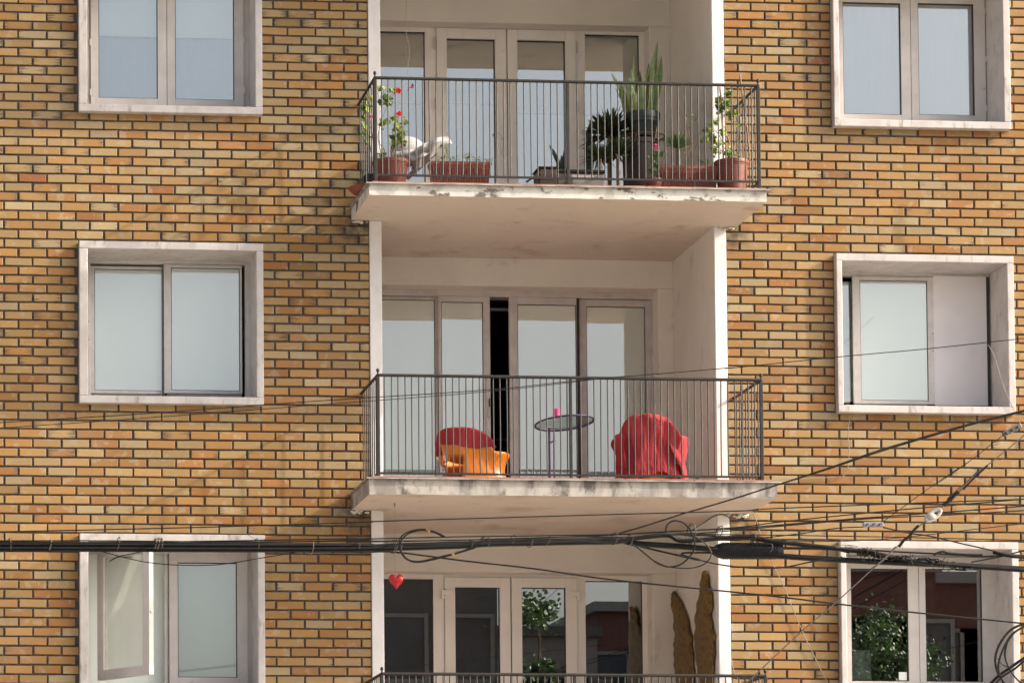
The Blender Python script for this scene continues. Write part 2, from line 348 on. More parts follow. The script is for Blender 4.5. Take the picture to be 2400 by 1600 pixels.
def wall():
    mb = MB(); uvs = []; sd = []; sd2 = []; sd3 = []
    for i in range(-30, 103):
        zt, zb = jz(i) - .0080, jz(i + 1) + .0080
        ph = -.405 if i % 2 == 0 else -.405 - .1257
        for zone in (0, 1):
            x0 = WX0 if zone == 0 else XR1; x1 = XR0 if zone == 0 else WX1
            pit = .2518 if zone == 0 else .2535
            base = ph if zone == 0 else (5.928 if i % 2 else 5.928 - .127)
            k0 = int((x0 - base) / pit) - 2
            for k in range(k0, k0 + 60):
                a = base + k * pit + .0088 + rnd(-.0025, .0025); b = base + (k + 1) * pit - .0088 + rnd(-.0025, .0025)
                a2, b2 = max(a, x0 + .004), min(b, x1 - .004)
                segs = [(a2, b2)]
                zc = (zt + zb) / 2
                for (hx0, hx1, hz0, hz1) in holes:
                    if hz0 - .012 < zc < hz1 + .012:
                        ns = []
                        for (p, q) in segs:
                            if q <= hx0 or p >= hx1: ns.append((p, q))
                            else:
                                if p < hx0 - .02: ns.append((p, hx0 - .006))
                                if q > hx1 + .02: ns.append((hx1 + .006, q))
                        segs = ns
                for (p, q) in segs:
                    if q - p < .02: continue
                    zr, zl = rnd(-.002, .002), rnd(-.002, .002); yy = rnd(-.0025, .0015)
                    z1a, z1b, z0a, z0b = zt + zl, zt + zr, zb + zl + rnd(-.001, .001), zb + zr
                    c = .0035
                    o = [(p, .022, z0a), (q, .022, z0b), (q, .022, z1b), (p, .022, z1a)]
                    mdl = [(p, yy + c, z0a), (q, yy + c, z0b), (q, yy + c, z1b), (p, yy + c, z1a)]
                    fr = [(p + c, yy, z0a + c), (q - c, yy, z0b + c), (q - c, yy, z1b - c), (p + c, yy, z1a - c)]
                    n0 = len(mb.f)
                    mb.add(o + mdl + fr, [(8, 9, 10, 11)] + [(4 + j, 4 + (j + 1) % 4, 8 + (j + 1) % 4, 8 + j) for j in range(4)] +
                           [(j, (j + 1) % 4, 4 + (j + 1) % 4, 4 + j) for j in range(4)])
                    upper = max(0, min(1, (zc + 2.6) / 3.0)) if zone == 0 else .15      # the left wall's upper courses hold more pale scored bricks
                    t = R_.random()
                    s = max(0, min(1, R_.gauss(.54 - .20 * upper, .30)))
                    if t < .008: s = rnd(.95, 1)
                    else: s = min(s, .93)
                    scr = rnd(.02, .30) if R_.random() < (.22 + .5 * upper) else rnd(-.4, 0)
                    sd += [s] * 9; sd2 += [scr] * 9; sd3 += [max(.68, min(1.16, R_.gauss(.965, .09)))] * 9
                    uvs.append((p, q, zb, zt, a, b))
    # mortar bed with the openings left out
    xs = sorted(set([-40., WX0, XW[0], XW[0] + W1, XR0, XR1, XW[1], XW[1] + W1, WX1, 40.]))
    zs = sorted(set([GZ, -7.5] + [h[2] for h in holes] + [h[3] for h in holes] + [7.5]))
    nb = len(mb.f)
    for a, b in zip(xs, xs[1:]):
        for c, d in zip(zs, zs[1:]):
            xm, zm = (a + b) / 2, (c + d) / 2
            if XR0 < xm < XR1 and zm > -7.5: continue
            if any(h[0] < xm < h[1] and h[2] < zm < h[3] for h in holes): continue
            far = xm < WX0 or xm > WX1 or zm < -7.5
            mb.add([(a, .016, c), (b, .016, c), (b, .016, d), (a, .016, d)], [(0, 1, 2, 3)], 2 if far else 1)
    # sides, back and roof of the block
    for vs in ([(-40, .012, GZ), (-40, 9, GZ), (-40, 9, 7.5), (-40, .012, 7.5)], [(40, .012, GZ), (40, 9, GZ), (40, 9, 7.5), (40, .012, 7.5)],
               [(-40, 9, GZ), (40, 9, GZ), (40, 9, 7.5), (-40, 9, 7.5)], [(-40, .012, 7.5), (40, .012, 7.5), (40, 9, 7.5), (-40, 9, 7.5)]):
        mb.add(vs, [(0, 1, 2, 3)], 2)
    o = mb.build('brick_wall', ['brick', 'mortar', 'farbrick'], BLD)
    me = o.data
    ul = me.uv_layers.new(name='brick_uv'); dat = [0.] * (2 * len(me.loops))
    li = 0; oz = o['o']
    for bi, (p, q, zb, zt, a, b) in enumerate(uvs):
        for f in range(9):
            poly = me.polygons[bi * 9 + f]
            for l in poly.loop_indices:
                v = me.vertices[me.loops[l].vertex_index].co
                dat[2 * l] = (v.x + oz[0] - a) / (b - a); dat[2 * l + 1] = (v.z + oz[2] - zb) / (zt - zb)
    ul.data.foreach_set('uv', dat)
    for nm, arr in (('seed', sd), ('seed_b', sd2), ('seed_c', sd3)):
        at_ = me.attributes.new(nm, 'FLOAT', 'FACE'); at_.data.foreach_set('value', arr + [0.] * (len(me.polygons) - len(arr)))
wall()
# rooms behind the glass: dark boxes, floors between storeys
rb = MB()
for k in (-1, 0, 1, 2):
    for (a, b, y0) in ((-.5, 2.4, .5), (2.5, 5.9, 1.9), (6.3, 8.9, .5)):
        z0, z1 = -.80 - k * P - .02, -.80 - k * P + 2.40
        y1 = 5.5
        for vs in ([(a, y1, z0), (b, y1, z0), (b, y1, z1), (a, y1, z1)], [(a, y0, z0), (a, y1, z0), (a, y1, z1), (a, y0, z1)], [(b, y0, z0), (b, y1, z0), (b, y1, z1), (b, y0, z1)],
                   [(a, y0, z0), (b, y0, z0), (b, y1, z0), (a, y1, z0)], [(a, y0, z1), (b, y0, z1), (b, y1, z1), (a, y1, z1)]):
            rb.add(vs, [(0, 1, 2, 3)])
rb.build('interior_room', 'roomwall', BLD)
# window surrounds
def surround(x, z, k, side):
    t = .075; tb = .066; mb = MB(); D = .46
    x0, x1, z0, z1 = x, x + W1, z, z + H1
    if side: t = .052
    mb.box(x0, x0 + t, -PROJ, D, z0 + tb, z1 - tb); mb.box(x1 - .062, x1, -PROJ, D, z0 + tb, z1 - tb)
    mb.box(x0, x1, -PROJ, D, z1 - tb, z1); mb.box(x0, x1, -PROJ, D, z0, z0 + tb)
    # roughen: subdivide + jitter via displace
    o = mb.build('window_surround', 'surround', BLD, bevel=.006)
    return o
for s, x in enumerate(XW):
    for k in (0, 1, 2): surround(x, -k * P, k, s)
# ---- windows
def frame_mb(x0, x1, z0, z1, t, y0, y1, tt=None, tb=None, m=0, mb=None):
    mb = mb or MB(); tt = t if tt is None else tt; tb = t if tb is None else tb
    mb.box(x0, x0 + t, y0, y1, z0, z1, m); mb.box(x1 - t, x1, y0, y1, z0, z1, m)
    mb.box(x0 + t, x1 - t, y0, y1, z1 - tt, z1, m); mb.box(x0 + t, x1 - t, y0, y1, z0, z0 + tb, m); return mb
def pane(parent, x0, x1, z0, z1, y, mt='glass', name='pane'):
    return MB().box(x0, x1, y, y + .006, z0, z1).build(name, mt, parent)
def sash(mb, ox0, ox1, oz0, oz1, gx0, gx1, gz0, gz1, y0, y1, m=0):
    mb.box(ox0, gx0, y0, y1, oz0, oz1, m); mb.box(gx1, ox1, y0, y1, oz0, oz1, m)
    mb.box(gx0, gx1, y0, y1, gz1, oz1, m); mb.box(gx0, gx1, y0, y1, oz0, gz0, m)
    g = .006                                                   # gasket round the glass
    mb.box(gx0, gx0 + g, y0 + .008, y1, gz0, gz1, 1); mb.box(gx1 - g, gx1, y0 + .008, y1, gz0, gz1, 1)
    mb.box(gx0 + g, gx1 - g, y0 + .008, y1, gz1 - g, gz1, 1); mb.box(gx0 + g, gx1 - g, y0 + .008, y1, gz0, gz0 + g, 1)
def hinge(parent, x, y, z, h=.055, r=.007):
    return MB().tube([(x, y, z - h / 2), (x, y, z + h / 2)], r, 8).build('hinge', 'alu', parent, smooth=True)
YW = .39
def casement_window(x, z, v, meas, blind, glass='glass'):
    # meas: glass rects in picture units of view v
    x0, x1, z0, z1 = x + .05, x + W1 - .05, z + .062, z + H1 - .062
    mb = frame_mb(x0, x1, z0, z1, .085, YW, YW + .06)
    g1 = rect(v, *meas[0], YW - .02); g2 = rect(v, *meas[1], YW - .02)
    mid = (at(v, meas[2], 300, YW - .02).x)
    o1a, o2b = meas[3], meas[4]
    o1a = at(v, o1a, 300, YW - .02).x; o2b = at(v, o2b, 300, YW - .02).x
    ob, ot = z0 + .006, z1 - .02
    mb2 = MB()
    o = mb.build('window', ['pvcw'], BLD, bevel=.003)
    for (a, b, g) in ((o1a, mid - .002, g1), (mid + .002, o2b, g2)):
        mb2 = MB(); sash(mb2, a, b, ob, ot, g[0], g[1], g[2], max(g[3], g[2] + .2) if g[3] < ot - .03 else ot - .07, YW - .025, YW + .03)
        gz1 = g[3] if g[3] < ot - .03 else ot - .07
        s = mb2.build('sash', ['pvcw', 'gasket'], o, bevel=.003)
        pane(o, g[0], g[1], g[2], gz1, YW - .002, glass)
        if blind: blind(o, g[0] - .03, g[1] + .03, g[2] - .03, gz1 + .03)
    for zz in meas[5]:
        hinge(o, o1a - .004, YW - .03, at(v, 0, zz, YW).z); hinge(o, o2b + .004, YW - .03, at(v, 1560, zz, YW).z)
    return o
def sheet(parent, name, mt, x0, x1, z0, z1, y, fold=0., n=40, per=.09):
    mb = MB(); vs = []; fs = []
    for i in range(n + 1):
        xx = x0 + (x1 - x0) * i / n; yy = y + fold * math.sin(xx / per * 6.283) + fold * .6 * math.sin(xx / per * 2.7 + 1)
        vs += [(xx, yy, z0), (xx, yy, z1)]
    for i in range(n): fs.append((2 * i, 2 * i + 2, 2 * i + 3, 2 * i + 1))
    return mb.add(vs, fs).build(name, mt, parent, smooth=True)
def blind_TL(o, a, b, c, d):
    zs = at('A', 800, 235, YW + .07).z
    sheet(o, 'roller_blind', 'blind', a, b, zs, d, YW + .07)
    sheet(o, 'curtain', 'sheer', a, b, c, zs - .001, YW + .12, .004)
def blind_TR(o, a, b, c, d): sheet(o, 'curtain', 'sheer', a, b, c, d, YW + .09, .003)
def topz(v, x): return 0
casement_window(0, 0, 'A', ((630, -640, 1008, 630), (1120, -640, 1498, 640), 1068, 580, 1560, (265, 585, -300)), blind_TL)
casement_window(XW[1], 0, 'C', ((918, 18, 1288, 733), (1400, 25, 1757, 738), 1350, 862, 1828, (70, 380, 695)), blind_TR)
casement_window(XW[1], -2 * P, 'I', ((1162, 740, 1555, 1515), (1675, 742, 2065, 1518), 1617, 1085, 2150, (900, 1300)), None, 'glassd')
# middle left: aluminium sliding window
def slide_left():
    z0, z1 = -P + .064, -P + H1 - .064
    fr = rect('D', 556, 250, 1566, 1100, YW)
    mb = frame_mb(fr[0] - .02, .0 + W1 - .06, z0, z1, .045, YW, YW + .09, .03, .03)
    o = mb.build('window', 'alu', BLD, bevel=.002)
    for (oa, ob, g, y) in ((566, 1044, (598, 300, 1030, 1068), YW + .03), (1040, 1534, (1085, 292, 1520, 1068), YW - .012)):
        gg = rect('D', *g, y); mb = MB(); a = at('D', oa, 700, y).x; b = at('D', ob, 700, y).x
        sash(mb, a, b, gg[2] - .026, gg[3] + .026, *gg, y, y + .028)
        mb.build('sash', ['alu', 'gasket'], o, bevel=.002)
        pane(o, *gg, y + .012, 'glassb'); sheet(o, 'roller_blind', 'blind', gg[0] - .03, gg[1] + .03, gg[2] - .03, gg[3] + .03, YW + .12)
    a = at('D', 1030, 700, YW).x; b = at('D', 1041, 700, YW).x
    MB().box(a, b, YW + .0, YW + .04, z0 + .03, z1 - .03).build('meeting_stile', 'aludark', o)
    for x, y in ((562, 631), (564, 745), (1554, 632), (1554, 745)):
        c = at('D', x, y, YW - .002); MB().tube([c, c + Vector((0, -.004, 0))], .004, 8).build('screw', 'gasket', o)
    return o
wl = slide_left()
def slide_right():
    z0, z1 = -P + .064, -P + H1 - .064; x0 = XW[1] + .052; x1 = XW[1] + W1 - .06
    mb = frame_mb(x0, x1, z0, z1, .035, YW, YW + .09, .035, .02)
    o = mb.build('window', 'alu', BLD, bevel=.002)
    y = YW + .04; gg = rect('F', 900, 335, 1000, 1120, y)
    pane(o, x0 + .03, gg[1], gg[2], gg[3], y + .01); sheet(o, 'roller_blind', 'blind', x0, gg[1], gg[2], gg[3], YW + .12)
    y = YW - .012; gg = rect('F', 1055, 328, 1498, 1115, y); mb = MB(); a = at('F', 1008, 700, y).x; b = at('F', 1538, 700, y).x
    sash(mb, a, b, gg[2] - .03, gg[3] + .035, *gg, y, y + .028); mb.build('sash', ['alu', 'gasket'], o, bevel=.002)
    pane(o, *gg, y + .012, 'glassb')
    xm = at('F', 1335, 700, YW).x
    sheet(o, 'roller_blind', 'aqua', gg[0] - .03, xm, gg[2] - .03, gg[3] + .03, YW + .1)
    sheet(o, 'curtain', 'blind', xm - .01, gg[1] + .03, gg[2] - .03, gg[3] + .03, YW + .13, .007, 30, .11)
    s = rect('F', 1538, 300, 1885, 1148, YW - .012)
    MB().box(s[0], s[1], YW - .012, YW - .008, s[2], s[3]).build('insect_screen', 'screen', o)
    a = at('F', 1885, 700, YW).x; MB().box(a, a + .02, YW - .02, YW + .06, z0 + .02, z1 - .03).build('screen_seal', 'gasket', o)
    for q in (676, 792):
        c = at('F', 1530, q, YW - .013); MB().tube([c, c + Vector((0, -.004, 0))], .005, 8).build('screw', 'gasket', o)
slide_right()
def open_window():
    z = -2 * P; x0, x1, z0, z1 = .05, W1 - .05, z + .062, z + H1 - .062
    o = frame_mb(x0, x1, z0, z1, .05, YW, YW + .06).build('window', 'pvcw', BLD, bevel=.003)
    xm = at('G', 1068, 1000, YW).x
    MB().box(xm - .018, xm + .012, YW, YW + .06, z0 + .05, z1 - .05).build('mullion', 'pvcw', o, bevel=.003)
    g = rect('G', 1140, 595, 1520, 1330, YW - .02); a = at('G', 1085, 1000, YW - .02).x; b = at('G', 1590, 1000, YW - .02).x
    mb = MB(); sash(mb, a, b, z0 + .005, z1 - .02, *g, YW - .025, YW + .03); mb.build('sash', ['pvcw', 'gasket'], o, bevel=.003)
    pane(o, *g, YW - .002); sheet(o, 'roller_blind', 'blind', x0 + .03, x1 - .03, z0, z1 - .02, YW + .1, .003)
    # sash swung outwards on its left hinges
    Wd = .72; ang = math.radians(56); hx, hy = at('G', 622, 900, YW - .02).x, YW - .03
    def tr(vs): return [(hx + u * math.cos(ang) + d * math.sin(ang), hy - u * math.sin(ang) + d * math.cos(ang), zz) for u, d, zz in vs]
    mb = MB(); zz0, zz1 = at('G', 640, 1352, YW).z, z1 - .015; t = .085
    for (u0, u1, c0, c1) in ((0, t, zz0, zz1), (Wd - t, Wd, zz0, zz1), (t, Wd - t, zz1 - t, zz1), (t, Wd - t, zz0, zz0 + t)):
        q = MB().box(u0, u1, 0, .05, c0, c1); mb.add(tr(q.v), q.f)
    sw = mb.build('open_sash', 'pvcw', o, bevel=.003); sw['label'] = 'window sash swung open outwards'
    q = MB().box(t, Wd - t, .02, .026, zz0 + t, zz1 - t); MB().add(tr(q.v), q.f).build('pane', glassmilk(), o)
    q = MB().box(Wd, Wd + .012, .012, .04, (zz0 + zz1) / 2 - .05, (zz0 + zz1) / 2 - .03); MB().add(tr(q.v), q.f).build('handle', 'whitep', o, bevel=.002)
def glassmilk():
    m, nt, b = node_mat('dusty glass'); M['dusty'] = m
    b.inputs['Base Color'].default_value = (.40, .41, .37, 1); b.inputs['Roughness'].default_value = .12
    out = nt.nodes['Material Output']; mx = N(nt, 'ShaderNodeMixShader', i_0=.68); t = N(nt, 'ShaderNodeBsdfTransparent')
    tl = N(nt, 'ShaderNodeBsdfTranslucent'); tl.inputs[0].default_value = (.5, .51, .45, 1)
    m2 = N(nt, 'ShaderNodeMixShader', i_0=.5)
    nt.links.new(b.outputs[0], m2.inputs[1]); nt.links.new(tl.outputs[0], m2.inputs[2])
    nt.links.new(m2.outputs[0], mx.inputs[1]); nt.links.new(t.outputs[0], mx.inputs[2]); nt.links.new(mx.outputs[0], out.inputs[0]); return 'dusty'
open_window()
# ---- balconies and recesses
SZ = -.913; YS = -.95; YRL = -.88; YB = 1.43; YD = 1.63
SL = {-1: (2.43, 5.92), 0: (2.425, 5.905), 1: (2.41, 5.965), 2: (2.42, 5.94)}
TH = {-1: .10, 0: .10, 1: .135, 2: .13}
def recess(k):
    """side walls, back wall and lintel between slab k (floor) and slab k-1 (ceiling)"""
    zf = SZ - k * P + TH[k]; zc = SZ - (k - 1) * P
    for a, b in ((XR0 + .001, XI0), (XI1, XR1 - .001)): MB().box(a, b, -.012, YB, zf - .03, zc - .001).build('side_wall', 'colpaint', BLD, bevel=.006)
    zt = {0: at('B', 1000, 130, YB).z, 1: at('E', 1300, 370, YB).z, 2: at('H', 1000, 512, YB).z}.get(k, at('B', 1000, 130, YB).z + P)
    xr = {0: at('B', 1618, 300, YB).x, 1: at('E', 1533, 700, YB).x, 2: at('H', 1815, 800, YB).x}.get(k, 5.5)
    mb = MB(); xl = XI0 + .05
    mb.box(XI0 + .001, XI1 - .001, YB, YB + .24, zt, zc + .02); mb.box(xr, XI1 - .001, YB, YB + .24, zf - .02, zt - .0005); mb.box(XI0 + .001, xl, YB, YB + .24, zf - .02, zt - .0005)
    mb.build('recess_back_wall', 'wallpaint', BLD, bevel=.008)
    # inner faces of the recess in recess paint
    MB().box(XI1 - .004, XI1 - .0005, .02, YB, zf, zc - .001).build('recess_side_lining', 'wallpaint', BLD)
    return zf, zt, xl, xr
def balcony(k):
    z = SZ - k * P; x0, x1 = SL[k]; th = TH[k]
    # slab with slightly uneven lower edge
    mb = MB(); n = 60; vs = []; fs = []
    for i in range(n + 1):
        x = x0 + (x1 - x0) * i / n; j = .004 * mnoise.noise(Vector((x * 3, k * 7, 0))) + (.003 * mnoise.noise(Vector((x * 17, k, 3))))
        e = .003 * mnoise.noise(Vector((x * 9, k * 3, 5)))
        vs += [(x, YS + e, z + j), (x, YS + e * 2, z + th), (x, YB + .3, z + th), (x, YB + .3, z + .002)]
    for i in range(n):
        a = 4 * i; b = a + 4
        fs += [(a, b, b + 1, a + 1), (a + 1, b + 1, b + 2, a + 2)]
    fs += [(0, 1, 2, 3), (4 * n + 3, 4 * n + 2, 4 * n + 1, 4 * n)]
    m = ['peel' if k <= 0 else 'stain', 'soffit']
    mb.add(vs, fs, 0); mb.add(vs, [(4 * i + 3, 4 * i + 7, 4 * i + 4, 4 * i) for i in range(n)], 1)
    mb.m = [0] * len(fs) + [1] * n
    sb = mb.build('balcony_slab', m, BLD)
    fl = MB(); n = 50; vs = []; fs = []; pr = .03
    for i in range(n + 1):
        x = x0 - .025 + (x1 - x0 + .06) * i / n; j = .004 * mnoise.noise(Vector((x * 2.3, k * 5, 9)))
        vs += [(x, YS - pr, z + th - .004 + j), (x, YS - pr + .004, z + th + .006 + j), (x, YS + .06, z + th + .014), (x, YS + .06, z + th + .001)]
    for i in range(n):
        a = 4 * i; b = a + 4; fs += [(a, b, b + 1, a + 1), (a + 1, b + 1, b + 2, a + 2), (a + 3, b + 3, b, a)]
    fs += [(0, 1, 2, 3), (4 * n + 3, 4 * n + 2, 4 * n + 1, 4 * n)]
    fl.add(vs, fs).build('flashing', 'flash', sb)
    for a, b in ((x0 - .022, x0 + .02), (x1 - .02, x1 + .028)): MB().box(a, b, YS + .061, -.004, z + th - .003, z + th + .010).build('flashing', 'flash', sb)
    ft = MB(); tw = .2; xx = x0 + .03
    while xx < x1 - .03:
        xe = min(xx + tw - .004, x1 - .03)
        ft.box(xx, xe, YS + .02, YB + .2, z + th + .014, z + th + .026); xx += tw
    ft.build('floor_tiles', 'tile', sb, bevel=.003)
    # crumbling mortar where slab meets brick
    lm = MB()
    for q in range(16):
        s = rnd(.006, .018); lm.ball((x1 - .2 + rnd(0, .2), -.01 - rnd(0, .02), z - .012 + rnd(-.02, .012)), s * 1.5, s, s, 6)
    for q in range(10):
        s = rnd(.006, .016); lm.ball((x0 + rnd(0, .16), -.01 - rnd(0, .02), z - .014 + rnd(-.015, .01)), s * 1.5, s, s, 6)
    lm.build('mortar_crumbs', 'peel', sb, smooth=True)
    return z + th
nbal = 0; rest = MB()
def railing(k):
    global nbal
    zt = {0: at('B', 1180, 443, YRL).z, 1: at('E', 1090, 815, YRL).z, 2: at('H', 1200, 1125, YRL).z}.get(k)
    if zt is None: zt = at('B', 1180, 443, YRL).z + P
    xa, xb = {0: (at('B', 137, 700, YRL).x, at('B', 2208, 700, YRL).x), 1: (at('E', 140, 1000, YRL).x, at('E', 2043, 1000, YRL).x), 2: (at('H', 192, 1130, YRL).x, at('I', 570, 1500, YRL).x)}.get(k, (2.50, 5.86))
    zb = zt - .845; zf = SZ - k * P + TH[k] + .015
    mb = MB(); r = .0135
    mb.tube([(xa, YRL, zt), (xb, YRL, zt)], r, 10); mb.tube([(xa, YRL, zt), (xa, -.0, zt)], r, 10); mb.tube([(xb, YRL, zt), (xb, -.0, zt)], r, 10)
    for seg in (((xa, YRL), (xb, YRL)), ((xa, YRL), (xa, 0)), ((xb, YRL), (xb, 0))):
        (a, b), (c, d) = seg; mb.box(min(a, c) - .006, max(a, c) + .006, min(b, d) - .006, max(b, d) + .006, zb - .009, zb + .009)
    for q in (.17, .5, .83): x = xa + (xb - xa) * q; mb.box(x - .009, x + .009, YRL - .008, YRL + .008, zf, zb - .0095)
    o = mb.build('railing', 'iron', BLD, smooth=True)
    for x in (xa, xb):
        MB().box(x - .014, x + .014, YRL - .014, YRL + .014, zf, zt - .013).build('corner_post', 'iron', o, bevel=.002)
        MB().lathe([(0, .05), (.007, .048), (.013, .04), (.015, .03), (.012, .02), (.006, .014), (.008, .008), (.006, 0), (0, 0)], (x, YRL, zt + .010), 12).build('finial', 'iron', o, smooth=True)
    xm = {0: at('B', 1178, 700, YRL).x, 1: at('E', 1096, 1000, YRL).x}.get(k, (xa + xb) / 2)
    MB().box(xm - .013, xm + .013, YRL - .010, YRL + .010, zf, zt - .0135).build('middle_post', 'iron', o, bevel=.002)
    n = 57; sp = (xb - xa) / n
    for i in range(1, n):
        x = xa + sp * i + rnd(-.0025, .0025)
        if abs(x - xm) < sp * .5: continue
        ln = rnd(-.0035, .0035)
        t = MB() if (k in (0, 1) and nbal < 100) else rest
        mid = (x + ln * rnd(0, 1) + rnd(-.002, .002), YRL, (zb + zt) / 2)
        t.tube([(x + ln, YRL, zb), mid, (x, YRL, zt - .008)], .0058, 6, False)
        if t is not rest: t.build('baluster', 'iron', o, smooth=True); nbal += 1
    for x in (xa, xb):
        for j in range(1, 9):
            y = YRL * (1 - j / 9)
            rest.tube([(x, y, zb), (x, y, zt - .008)], .0058, 6, False)
    return zt
for k in (1, 0, -1, 2): railing(k)
ro = rest.build('baluster', 'iron', BLD, smooth=True); ro['kind'] = 'stuff'
FZ = {}
for k in (-1, 0, 1, 2): FZ[k] = balcony(k) + .026
info = {k: recess(k) for k in (-1, 0, 1, 2)}
# ---- balcony doors
def doors(k):
    zf, zt, xl, xr = info[k]; zf = FZ[k]
    X = lambda v, x, y=700: at(v, x, y, YD).x
    if k in (0, 2):
        v = 'B' if k == 0 else 'H'; fm, gl = ('pvc', 'glass') if k == 0 else ('pvc', 'glassd')
        px = dict(g1=(165, 405), d1=(465, 845), gd1=(522, 783), d2=(848, 1220), gd2=(903, 1162), g2=(1270, 1562), top=150, gt=(172, 213, 222, 190), dt=155, yy=300) if k == 0 else \
            dict(g1=(200, 500), d1=(565, 962), gd1=(630, 898), d2=(966, 1360), gd2=(1030, 1293), g2=(1413, 1753), top=520, gt=(552, 603, 605, 565), dt=538, yy=800)
        fz = zt + .02; mb = MB(); yy = px['yy']
        xs = [xl - .02, X(v, px['g1'][0], yy) - .02, X(v, px['g1'][1], yy), X(v, px['d1'][0], yy), X(v, px['d2'][1], yy), X(v, px['g2'][0], yy), X(v, px['g2'][1], yy), xr + .02]
        gz = [at(v, (a + b) / 2, t, YD).z for (a, b), t in zip((px['g1'], px['gd1'], px['gd2'], px['g2']), px['gt'])]
        dz = at(v, (px['d1'][0] + px['d2'][1]) / 2, px['dt'] + 5, YD).z
        mb.box(xs[0], xs[2], YD, YD + .07, gz[0], fz); mb.box(xs[2], xs[3], YD, YD + .07, zf, fz); mb.box(xs[3], xs[4], YD, YD + .07, dz, fz)
        mb.box(xs[4], xs[5], YD, YD + .07, zf, fz); mb.box(xs[5], xs[6], YD, YD + .07, gz[3], fz); mb.box(xs[6], xs[7], YD, YD + .07, zf, fz)
        mb.box(xs[0], xs[1], YD, YD + .07, zf, gz[0] - .0005); mb.box(xs[1], xs[2], YD, YD + .07, zf, zf + .08); mb.box(xs[5], xs[6], YD, YD + .07, zf, zf + .08)
        o = mb.build('balcony_door', fm, BLD, bevel=.003)
        def cover(a, b, t, n):
            pane(o, a, b, zf + .07, t, YD + .02, gl)
            e = .006; q = MB(); q.box(a, b, YD + .005, YD + .03, t - e, t); q.box(b - e, b, YD + .005, YD + .03, zf + .08, t - e); q.build('gasket', 'gasket', o)
            if k == 0:
                zs = at('B', 0, (556, 558, 612, 622)[n], YD).z - (.0 if n < 2 else 0)
                zs = at('B', (285, 650, 1030, 1400)[n], (556, 560, 614, 624)[n], YD + .1).z
                sheet(o, 'roller_blind', 'blindo', a - .03, b + .03, zs, t + .05, YD + .10); sheet(o, 'curtain', 'sheer', a - .03, b + .03, zf, zs - .001, YD + .14, .003)
        cover(xs[1], xs[2], gz[0], 0); cover(xs[5], xs[6], gz[3], 3)
        for n, (d, g, t) in enumerate(((px['d1'], px['gd1'], gz[1]), (px['d2'], px['gd2'], gz[2]))):
            a, b, ga, gb = X(v, d[0], yy), X(v, d[1], yy), X(v, g[0], yy), X(v, g[1], yy)
            q = MB(); q.box(a + .003, ga, YD - .02, YD + .05, zf + .01, dz - .003); q.box(gb, b - .001, YD - .02, YD + .05, zf + .01, dz - .003)
            q.box(ga, gb, YD - .02, YD + .05, t, dz - .003); q.box(ga, gb, YD - .02, YD + .05, zf + .01, zf + .1)
            lf = q.build('door_leaf', fm, o, bevel=.004); cover(ga, gb, t, n + 1)
        if k == 0:
            for x, y in ((458, 235), (462, 560), (1228, 255), (1232, 575)): c = at(v, x, y, YD - .03); hinge(o, c.x, c.y, c.z, .11, .009)
            h = MB(); c = at('B', 790, 705, YD - .05); c2 = at('B', 825, 745, YD - .05)
            h.tube(smooth_path([c, (c + c2) / 2 + Vector((0, -.01, .004)), c2]), .009, 8); c3 = at('B', 822, 820, YD - .025)
            h.tube([c2, c2 + Vector((0, .03, 0))], .01, 8); h.box(c3.x - .012, c3.x + .012, YD - .03, YD - .015, c3.z - .03, c2.z + .03)
            h.build('door_handle', 'whitep', o, smooth=True)
        else:
            for (x0, y0, x1, y1) in ((550, 618, 615, 645), (550, 645, 566, 672), (1315, 625, 1380, 655), (1364, 655, 1380, 680)):
                r = rect('H', x0, y0, x1, y1, YD - .035); MB().box(r[0], r[1], YD - .045, YD - .018, r[2], r[3]).build('hinge', 'pvc', o, bevel=.003)
        return o
    # middle balcony: aluminium sliding doors, one pushed aside
    v = 'E'; fz = zt + .03; xa = xl - .02
    top = at(v, 1000, 418, YD).z
    mb = MB().box(xa, xr + .03, YD, YD + .16, top, fz); mb.box(X(v, 1500), xr + .03, YD, YD + .16, zf, top - .0005); mb.box(xa, xa + .03, YD, YD + .16, zf, top - .0005); mb.box(xa + .03, X(v, 1500), YD, YD + .16, zf - .01, zf + .02)
    o = mb.build('balcony_door', 'alu', BLD, bevel=.002)
    def panel(a, b, ga, gb, gt, y, bl='blindmid'):
        a, b, ga, gb = [at(v, q, 700, y).x for q in (a, b, ga, gb)]; t = at(v, 0, gt, y).z; t = at(v, (ga and 600), gt, y).z
        q = MB(); sash(q, a, b, zf + .025, top - .003, ga, gb, zf + .09, t, y, y + .035); q.build('door_leaf', ['alu', 'gasket'], o, bevel=.002)
        pane(o, ga, gb, zf + .09, t, y + .014, 'glassb')
        if bl: sheet(o, 'roller_blind', bl, ga - .02, gb + .02, zf, t + .06, YD + .2)
    panel(95, 450, 125, 424, 432, YD + .045, 'sheergrey'); panel(440, 697, 455, 663, 440, YD - .005, 'sheergrey')
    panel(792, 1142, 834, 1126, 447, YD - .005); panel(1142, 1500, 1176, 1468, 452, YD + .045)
    a = X(v, 1127); MB().box(a, a + .024, YD - .012, YD + .06, zf + .02, top - .004).build('door_seal', 'gasket', o)
    r = rect(v, 340, 450, 372, 1300, YD + .15); sheet(o, 'curtain_edge', 'blind', r[0], r[1] + .10, zf, r[3], YD + .15, .006, 12)
    c = at('N', 1425, 300, YD - .03); d = at('N', 1425, 405, YD - .03)
    MB().box(c.x - .012, c.x + .012, YD - .02, YD - .006, at('N', 0, 495, YD).z, c.z).build('lock_plate', 'alu', o, bevel=.003)
    MB().tube([c - Vector((0, 0, .02)), d + Vector((0, 0, .0))], .006, 8).build('door_handle', 'gasket', o, smooth=True)
